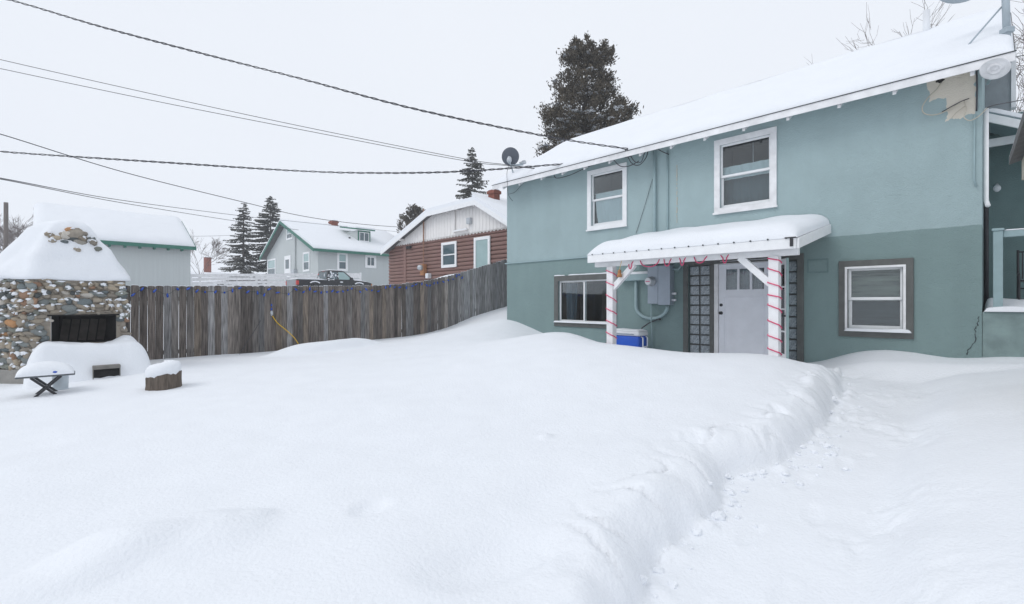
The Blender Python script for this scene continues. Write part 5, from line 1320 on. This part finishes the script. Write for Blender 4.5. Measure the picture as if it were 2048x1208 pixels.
for yy_ in (-.03, TW-.05):
    for cx_ in (1.12, 4.15):
        mb = MB(); out = [(cx_+.56*math.cos(math.pi*k/10), .42+.56*math.sin(math.pi*k/10)) for k in range(11)]; inn = [(cx_+.44*math.cos(math.pi*k/10), .40+.44*math.sin(math.pi*k/10)) for k in range(10,-1,-1)]
        mb.prism([(x, yy_, z) for x, z in out+inn], (0, .08, 0)); fl = mb.build('fender_flare', TRUCKB, body_t)
        mb = MB(); mb.prism([(x, yy_-.008, z) for x, z in [(cx_+.56*math.cos(math.pi*k/10), .425+.565*math.sin(math.pi*k/10)) for k in range(3,8)] + [(cx_+.50*math.cos(math.pi*k/10), .42+.50*math.sin(math.pi*k/10)) for k in range(7,2,-1)]], (0, .07, 0)); mb.build('flare_snow', SNOW, body_t)
mb = MB(); b0 = [(1.95,.0),(3.62,.0)]
def cabring(x0, x1, y0, y1, z): return [(x0,y0,z),(x1,y0,z),(x1,y1,z),(x0,y1,z)]
R0 = [mb.bm.verts.new(p) for p in cabring(1.93, 3.86, .03, TW-.03, 1.085)]; R1 = [mb.bm.verts.new(p) for p in cabring(2.05, 3.18, .2, TW-.2, 1.68)]; R2 = [mb.bm.verts.new(p) for p in cabring(2.22, 3.02, .3, TW-.3, 1.745)]
for q_, t_ in ((R0,R1),(R1,R2)):
    for k in range(4): mb.bm.faces.new((q_[k], q_[(k+1)%4], t_[(k+1)%4], t_[k]))
mb.bm.faces.new(R2); mb.bm.faces.new(R0[::-1]); cab = mb.build('cab', TRUCKB, tk)
def cab_side(pts, off, m, name):          # points (x, t) on the tilted right side, t=0 sill .. 1 roof
    mb = MB(); mb.poly([(x, .03+.17*t-off, 1.085+.595*t) for x, t in pts]); mb.poly([(x, TW-(.03+.17*t-off), 1.085+.595*t) for x, t in pts]); return mb.build(name, m, cab)
cab_side([(2.72,.08),(3.66,.08),(3.13,.9),(2.74,.9)], .008, FARGT, 'side_window'); cab_side([(2.1,.1),(2.62,.1),(2.64,.9),(2.18,.9)], .008, FARG, 'rear_side_window')
mb = MB(); rw = random.Random(4)
for k in range(26):
    x_ = rw.uniform(2.02,2.75); t_ = rw.uniform(-.1,.95)*(1 if rw.random()<.7 else .6); mb.blob((x_, .03+.17*t_-.012, 1.085+.595*t_), rw.uniform(.02,.08), .012, rw.uniform(.02,.09), k, .4, 1)
mb.build('window_snow', SNOW, cab)
mb = MB()
for y0__, y1__ in ((.22,.78),(.81,1.03),(1.06,TW-.22)): mb.poly([(1.93+.12*.12-.008,y0__,1.085+.595*.12),(1.93+.12*.12-.008,y1__,1.085+.595*.12),(1.93+.12*.88-.008,y1__ if y1__<TW-.3 else y1__-.1,1.085+.595*.88),(1.93+.12*.88-.008,y0__ if y0__>.3 else y0__+.1,1.085+.595*.88)])
mb.build('rear_window', FARG, cab)
st_ = MB(); st_.box(1.925, 1.93, 1.36, 1.5, 1.46, 1.53); st_.build('sticker', REDL, cab)
for a_, b_, c_, d_ in ((1.40,1.5,1.2,1.36),(1.24,1.34,1.2,1.31),(.42,.5,1.32,1.5)): MB().box(1.922, 1.929, a_, b_, c_, d_, .002).build('sticker', WPLAS, cab)
MB().box(2.05, 2.1, TW/2-.14, TW/2+.14, 1.66, 1.70, .005).build('brake_light', REDL, cab)
mb = MB(); cap_mesh(mb, 2.12, 3.12, .25, TW-.25, lambda x, y: 1.735, .06, .25, 16, 16, 3, .01, 3); mb.build('roof_snow', SNOW, cab, True)
mb = MB(); cap_mesh(mb, 3.8, 5.02, .1, TW-.1, lambda x, y: float(np.interp(x, [3.5,4.0,4.75,5.08], [1.09,1.10,1.02,.93])), .05, .2, 16, 16, 5, .01, 3); mb.build('hood_snow', SNOW, body_t, True)
mb = MB(); cap_mesh(mb, .06, 1.9, .08, TW-.08, lambda x, y: 1.07, .06, .2, 16, 16, 5, .02, 2); mb.build('bed_snow', SNOW, body_t, True)
MB().box(.05, 1.9, -.012, .05, 1.055, 1.10, .01).build('bed_rail', GALV, body_t)
MB().box(-.03, .0, .16, TW-.16, .55, 1.05, .01).build('tailgate', mat('tailgate_grey', (.30,.32,.34), .4), body_t)
for y_ in (-.01, TW-.14): MB().box(-.035, .12, y_, y_+.15, .72, .98, .02).build('taillight', REDL, body_t)
for y_ in (.0, TW-.25): MB().box(5.02, 5.14, y_, y_+.25, .72, .9, .02).build('headlight', ORNG, body_t)
MB().box(3.45, 3.62, -.2, .0, 1.12, 1.27, .03).build('wing_mirror', BLACK, body_t); MB().box(2.82, 3.0, -.02, .0, .93, .97, .005).build('door_handle', BLACK, body_t)
mb = MB(); mb.blob((2.9,-.015,.96), .11, .02, .04, 3, .3); mb.build('handle_snow', SNOW, body_t, True)
MB().box(-.12, .0, .1, TW-.1, .42, .58, .02).build('bumper', GALV, body_t)
for cx_ in (1.12, 4.15):
    for y_ in (.13, TW-.13):
        Mw = Matrix.Translation((cx_, y_, .37)) @ Matrix.Rotation(R(90), 4, 'X')
        wh = MB().lathe([(.23,-.11),(.35,-.11),(.37,-.08),(.37,.08),(.35,.11),(.23,.11)], 28, Mw).build('wheel', RUBBER, tk, True)
        MB().lathe([(.05,-.10),(.228,-.105),(.228,.105),(.05,.10)], 20, Mw).build('rim', GALV, wh, True)

# ------------------------------------------------------------------ trees
def quads_mesh(name, P, A, B, m, parent):
    """one small diamond-ish leaf face per row: centre P, half axes A and B"""
    P = np.array(P); A = np.array(A); B = np.array(B); n_ = len(P)
    co = np.stack([P-A, P+B*.9, P+A, P-B*.9], 1).reshape(-1, 3)
    me_ = bpy.data.meshes.new(name); me_.vertices.add(n_*4); me_.vertices.foreach_set('co', co.ravel())
    me_.loops.add(n_*4); me_.loops.foreach_set('vertex_index', np.arange(n_*4, dtype=np.int32))
    me_.polygons.add(n_); me_.polygons.foreach_set('loop_start', np.arange(n_, dtype=np.int32)*4); me_.update(calc_edges=True)
    return link(name, me_, m, parent)
def spruce(label, X, Y, ztop_, half, seed, lean=.25, dens=1.0, m=NEED2, bare=.0, snow=.05, name='spruce_tree'):
    rn = np.random.default_rng(seed); z0_ = hz(X, Y); H = ztop_-z0_
    t = thing(name, label, 'tree', (X, Y, z0_))
    MB().tube([(0,0,-.3),(0,0,H*.5),(0,0,H*.98)], .17, 8, .02).build('trunk', BARK, t)
    P=[];A=[];B=[];SP=[];SA=[];SB=[]; br = MB()
    z = H*.08
    while z < H*.985:
        f = 1 - z/H; nb_ = rn.integers(5, 8) if f > .12 else 4
        for k in range(nb_):
            a = rn.uniform(0, 2*math.pi); Lb = half*(f**.78)*rn.uniform(.55,1.12)+.12
            if rn.random() < bare: Lb *= .4
            d = np.array([math.cos(a), math.sin(a), 0]); nseg = max(4, int(Lb/.075*dens))
            droop = rn.uniform(.25,.5)*f + .05
            zz = z + rn.uniform(-.15,.15)
            def bp(s): return d*Lb*s + np.array([0,0, zz - droop*Lb*s*(1-.55*s)+.04])
            br.tube([bp(0), bp(.5), bp(1)], .022, 3, .006, cap=False)
            for q_ in range(nseg):
                s = (q_+rn.uniform(0,1))/nseg
                if s < .1: continue
                for side_ in (-1, 1):
                    c = bp(s); perp = np.array([-d[1], d[0], 0])*side_
                    ln = (.36*(1-s*.7)*min(1,Lb/1.2)+.10)*rn.uniform(.6,1.25)
                    dr_ = perp*.75+d*.55+np.array([0,0,-rn.uniform(.15,.8)]); dr_ /= np.linalg.norm(dr_)
                    P.append(c+dr_*ln*.5); A.append(dr_*ln*.55); nb2 = np.cross(dr_, [rn.normal()*.5, rn.normal()*.5, 1]); nb2 /= np.linalg.norm(nb2); B.append(nb2*rn.uniform(.06,.11))
                    if rn.random() < snow: SP.append(c+dr_*ln*.4+np.array([0,0,.05])); SA.append(dr_*ln*.3); SB.append(nb2*.07)
        z += rn.uniform(.20,.32)*(1 if f > .15 else .6)
    br.build('branches', BARK, t); quads_mesh('crown', P, A, B, m, t)
    if SP: quads_mesh('branch_snow', SP, SA, SB, SNOW, t)['kind'] = 'stuff'
    return t
pA = world(487, 403, 52); spruce('slim spruce with bare looking trunk left of its denser neighbour by the gabled house', pA.x, pA.y, pA.z, 3.0, 1, dens=.8, bare=.12, snow=.12)
pB = world(541, 390, 54); spruce('dense dark spruce touching the green gable of the pale grey house', pB.x, pB.y, pB.z, 3.8, 2, dens=1.25, snow=.12)
pC = world(945, 292, 46); spruce('spruce rising behind the snowy ridge of the log house', pC.x, pC.y, pC.z, 4.4, 3, dens=.85, bare=.1, snow=.12)

def clump_tree(label, X, Y, ztop_, prof, seed, nclump, m, name, snow=.06, per=46, cs=.42, leaf=.12):
    """prof: list of (depth below the top, half width)"""
    rn = np.random.default_rng(seed); z0_ = hz(X, Y); H = ztop_-z0_; t = thing(name, label, 'tree', (X, Y, z0_))
    MB().tube([(0,0,-.3),(.05,0,H*.4),(-.05,0,H*.7),(0,0,H*.93)], .26, 10, .03).build('trunk', BARK, t)
    P=[];A=[];B=[];SP=[];SA=[];SB=[]; br = MB(); ds = [p[0] for p in prof]; ws = [p[1] for p in prof]
    tot = 0; dmax = ds[-1]
    while tot < nclump:
        d_ = rn.uniform(0, dmax); wv = float(np.interp(d_, ds, ws))
        if rn.random() > (wv/max(ws))**1.3+.06: continue
        a = rn.uniform(0, 2*math.pi); lob = 1 + .13*math.sin(a*3+d_*2.3) + .11*math.sin(a*5-d_*3.7)
        rr_ = wv*lob*math.sqrt(rn.uniform(.12,1.0)); c = np.array([rr_*math.cos(a), rr_*math.sin(a), H-d_])
        st = np.array([0,0,min(H*.93, c[2]) - rr_*.35]); br.tube([st, (st+c)/2+np.array([0,0,-.05]), c], .03, 3, .008, cap=False)
        tot += 1; out = np.array([math.cos(a), math.sin(a), .9]); out /= np.linalg.norm(out)
        cs_ = cs*rn.uniform(.6,1.25)*(1 if d_ > 1 else .65)
        for q_ in range(per):
            g = rn.normal(size=3)*np.array([.42,.42,.5])*cs_; p = c + g + out*cs_*.2
            dr_ = out*.9 + rn.normal(size=3)*.55; dr_ /= np.linalg.norm(dr_); ln = leaf*rn.uniform(.6,1.5)
            b_ = np.cross(dr_, rn.normal(size=3)); b_ /= np.linalg.norm(b_)+1e-6
            P.append(p); A.append(dr_*ln); B.append(b_*ln*.42)
        if rn.random() < snow*(1 if d_ < dmax*.45 else 4.5):
            for q_ in range(16):
                g = rn.normal(size=3)*np.array([.30,.30,.06])*cs_; p = c + g + np.array([0,0,cs_*.55]); e_ = rn.normal(size=3)*np.array([1,1,.2]); e_ /= np.linalg.norm(e_); f_ = np.cross(e_, [0,0,1]); SP.append(p); SA.append(e_*.11); SB.append(f_*.09)
    br.build('limbs', BARK, t); quads_mesh('crown', P, A, B, m, t)
    if SP: quads_mesh('branch_snow', SP, SA, SB, SNOW, t)['kind'] = 'stuff'
pD = world(1172, 78, 25.0)
clump_tree('tall dense brown green conifer with snow specks behind the teal house', pD.x, pD.y, pD.z, [(0,.55),(.5,1.0),(1.1,1.25),(2.2,1.4),(3.0,1.65),(4.0,2.1),(5.0,2.3),(5.6,2.4),(8,2.6),(10,2.3)], 5, 860, NEED, 'conifer_tree', .22, 76, .36, .075)
pE = world(832, 415, 48.0)
clump_tree('rounded dark pine peeking over the left slope of the log house roof', pE.x, pE.y, pE.z, [(0,.5),(.5,1.1),(1.3,1.4),(2.5,1.6),(4,1.7)], 6, 120, NEED, 'pine_tree', .05, 40, .45, .14)

def bare_tree(label, X, Y, H, spread, seed, n0=5, depth=6, r0=.12, stem=.25):
    rn = random.Random(seed); z0_ = hz(X, Y); t = thing('bare_tree', label, 'tree', (X, Y, z0_)); tr = MB(); mb = MB()
    tr.tube([(0,0,-.3),(0,0,H*stem)], r0, 8, r0*.8); tr.build('trunk', BARK, t)
    def grow(p, d, ln, r, k):
        mid = p + d*ln*.5 + Vector((rn.gauss(0,.05), rn.gauss(0,.05), rn.gauss(0,.03)))*ln; e = p + d*ln
        mb.tube([p, mid, e], r, 4 if k > 3 else 3, r*.65, cap=False)
        if k == 0: return
        for q_ in range(rn.choice((2,3,3)) if k > 1 else rn.choice((2,3,4))):
            nd = (d + Vector((rn.gauss(0,.42), rn.gauss(0,.42), rn.gauss(.12,.3)))).normalized(); s_ = rn.uniform(.45,1)
            grow(p + (e-p)*s_, nd, ln*rn.uniform(.6,.85), max(.006, r*.6), k-1)
    for q_ in range(n0):
        a = 2*math.pi*q_/n0 + rn.uniform(-.4,.4); d = Vector((math.cos(a)*spread, math.sin(a)*spread, 1)).normalized(); grow(Vector((0,0,H*stem*rn.uniform(.6,1))), d, H*.26, r0*.55, depth)
    mb.build('crown', TWIG, t)
p = world(48, 500, 34); bare_tree('bare leafless tree beside the wooden post left of the garage', p.x, p.y, 6.2, .75, 4, 6, 6, .10)
p = world(8, 500, 38); bare_tree('bare leafless tree behind the wooden post at the far left', p.x, p.y, 6.8, .7, 8, 6, 6, .10)
p = world(400, 500, 34); bare_tree('thin bare sapling beside the right end of the garage', p.x, p.y, 5.0, .55, 12, 5, 5, .025)
p = world(1930, 100, 16); bare_tree('bare leafless tree rising behind the right end of the teal roof', p.x+1.9, p.y, 9.3, .95, 14, 6, 5, .07, .45)
p = world(1815, 100, 19); bare_tree('small bare tree with sparse twigs behind the teal roof ridge', p.x+.3, p.y, 9.1, .6, 16, 5, 4, .035, .7)
p = world(2090, 100, 14); bare_tree('bare branches beside the white corner board of the side wing', p.x, p.y, 8.5, .8, 18, 6, 5, .07, .4)

# posts and poles
pp = world(12, 405, 25); zb = hz(pp.x, pp.y)
o = MB().tube([(0,0,-.3),(0,0,pp.z-zb)], .11, 12, .09).build('wooden_post', POLEW, None, True); o.location = (pp.x, pp.y, zb); tag(o, 'weathered wooden post standing by the bare trees left of the garage', 'post')
up = world(-150, 604, 12.0); zb = hz(up.x, up.y)
ut = thing('utility_pole', 'tall wooden utility pole carrying the overhead cables', 'utility pole', (up.x, up.y, zb))
MB().tube([(0,0,-.5),(0,0,10.2-zb)], .15, 14, .11).build('pole', POLEW, ut, True)
MB().box(-.9,.9,-.05,.05,9.5-zb,9.62-zb,.01).build('crossarm', POLEW, ut)

# ------------------------------------------------------------------ overhead cables
def cable(pts, r, label, twist=False, sub=10):
    P = smooth_pts(pts, sub)
    if not twist: o = MB().tube(P, r, 5).build('overhead_cable', CABLE, None, True)
    else:
        mb = MB(); Q1 = []; Q2 = []; dist = 0
        D = []
        for a, b in zip(P, P[1:]):
            n_ = max(1, int((b-a).length/.05))
            for k in range(n_): D.append(a+(b-a)*k/n_)
        D.append(P[-1])
        for i_, p_ in enumerate(D):
            d_ = (D[min(i_+1,len(D)-1)]-D[max(i_-1,0)]).normalized(); s_ = d_.cross(Vector((0,0,1))).normalized(); u_ = s_.cross(d_); ph = i_*.05/.42*2*math.pi
            off = (s_*math.cos(ph)+u_*math.sin(ph))*r*1.15; Q1.append(p_+off); Q2.append(p_-off)
        mb.tube(Q1, r, 4); mb.tube(Q2, r*.8, 4); o = mb.build('overhead_cable', CABLE, None, True)
    return tag(o, label, 'cable')
def cw(*pts): return [world(*p_) for p_ in pts]
cable(cw((-150,-38,12),(20,0,11.9),(200,53,11.7),(400,106,11.4),(600,157,11.2),(830,218,10.9),(1090,272,10.65),(1256,298,10.55)), .013, 'thick twisted service cable running high above the yard to the teal eave', True)
cable(cw((-150,82,12),(0,119,12),(300,187,12.2),(600,252,12.4),(920,316,12.6),(1010,329,12.7),(1112,341,12.75)), .008, 'upper of two thin parallel wires ending at the teal eave by the dish')
cable(cw((-150,104,12),(0,137,12),(300,200,12.2),(600,259,12.4),(920,320,12.6),(1010,331,12.7),(1114,342,12.72)), .008, 'lower of two thin parallel wires ending at the teal eave by the dish')
cable(cw((-150,228,12),(0,268,13),(250,345,16),(490,405,20),(610,433,23),(730,449,25.5),(848,457,28)), .014, 'single cable sloping down to the mast of the log house')
cable(cw((-150,285,12),(0,303,12),(330,325,12.3),(600,342,12.4),(760,346,12.4),(920,343,12.3),(1100,330,12),(1180,322,11.6),(1262,312,10.6)), .013, 'thick twisted cable sagging low over the fence towards the teal house', True)
cable(cw((-150,333,12),(0,356,14),(240,400,21),(477,431,30),(569,441,36),(800,464,52)), .014, 'thin far wire passing above the ridge of the pale gabled house')
cable(cw((-150,338,12),(0,358,14),(240,405,21),(477,443,30),(597,460,34)), .014, 'thin far wire ending on the roof edge of the pale gabled house')
cable(cw((345,473,50),(420,472,55),(474,470,58),(560,466,62)), .016, 'faint level wire behind the two spruces')
# service wires under the eave
def el(u, v, y): return hg(u, v, y)
k_ = 0
for pts, lab in (([(1250,299,-.44),(1262,325,-.35),(1278,330,-.3),(1292,315,-.3),(1296,298,-.2)], 'black wire loop drooping under the eave at the service drop'),
                 ([(1256,300,-.44),(1268,322,-.38),(1282,324,-.32),(1290,305,-.3),(1302,292,-.2)], 'tight black wire loop beside the service conduit head'),
                 ([(1226,318,-.4),(1240,332,-.3),(1258,332,-.3),(1278,322,-.28)], 'black wire swagging across the top of the upper window trim'),
                 ([(1224,316,-.42),(1180,332,-.3),(1140,350,-.25),(1112,356,-.25),(1108,344,-.35)], 'black wire draped along the rafter tails left of the upper window'),
                 ([(1112,354,-.2),(1060,358,-.1),(1045,368,-.05),(1030,384,-.03),(1018,388,-.03)], 'thin wire crossing the wall top to the far corner of the teal house'),
                 ([(1296,297,-.2),(1312,296,-.25),(1322,302,-.2),(1338,309,-.1)], 'black wire leading from the conduit head to the blue connectors'),
                 ([(1305,358,-.02),(1290,410,-.02),(1272,467,-.02)], 'thin slack wire hanging down the wall right of the upper window')):
    o = MB().tube(smooth_pts([el(*p_) for p_ in pts]), .0045 if 'thin' in lab else .010, 5).build('eave_wire', CABLE, None, True); tag(o, lab, 'wire')
o = MB().tube(smooth_pts([world(1019,330,13.3), world(1014,345,13.25), el(1015,372,-.46), el(1017,390,-.4), el(1025,402,-.3)]), .006, 5).build('dish_lead', CABLE, None, True); tag(o, 'thin lead hanging from the dark dish over the roof edge', 'wire')
o = MB().tube(smooth_pts([hg(1960,124,-.3), hg(1990,120,-.1), hg(2020,116,.4), world(2075,105,9)]), .008, 5).build('eave_wire', CABLE, None, True); tag(o, 'black wire passing behind the round eave fixture', 'wire')
o = MB().tube(smooth_pts([hg(1975,215,-.02), hg(2000,208,.6), world(2075,195,9)]), .008, 5).build('eave_wire', CABLE, None, True); tag(o, 'black wire leaving the wall corner above the lean-to porch roof', 'wire')
print('stones', nst, 'ridge', ry, rz_, 'eave', ze, 'XR', XR, 'slope', sl)

# ------------------------------------------------------------------ snowy air
hv = bpy.data.materials.new('snowy_air'); hv.use_nodes = True; hn = hv.node_tree.nodes; hn.clear()
ho = hn.new('ShaderNodeOutputMaterial'); pv_ = hn.new('ShaderNodeVolumePrincipled')
pv_.inputs['Color'].default_value = (.93, .95, .98, 1); pv_.inputs['Density'].default_value = .0015
hv.node_tree.links.new(pv_.outputs[0], ho.inputs['Volume'])
o = MB().box(-640, 640, -640, 640, -4, 19).build('haze', hv); o['kind'] = 'stuff'
SC.cycles.volume_bounces = 1
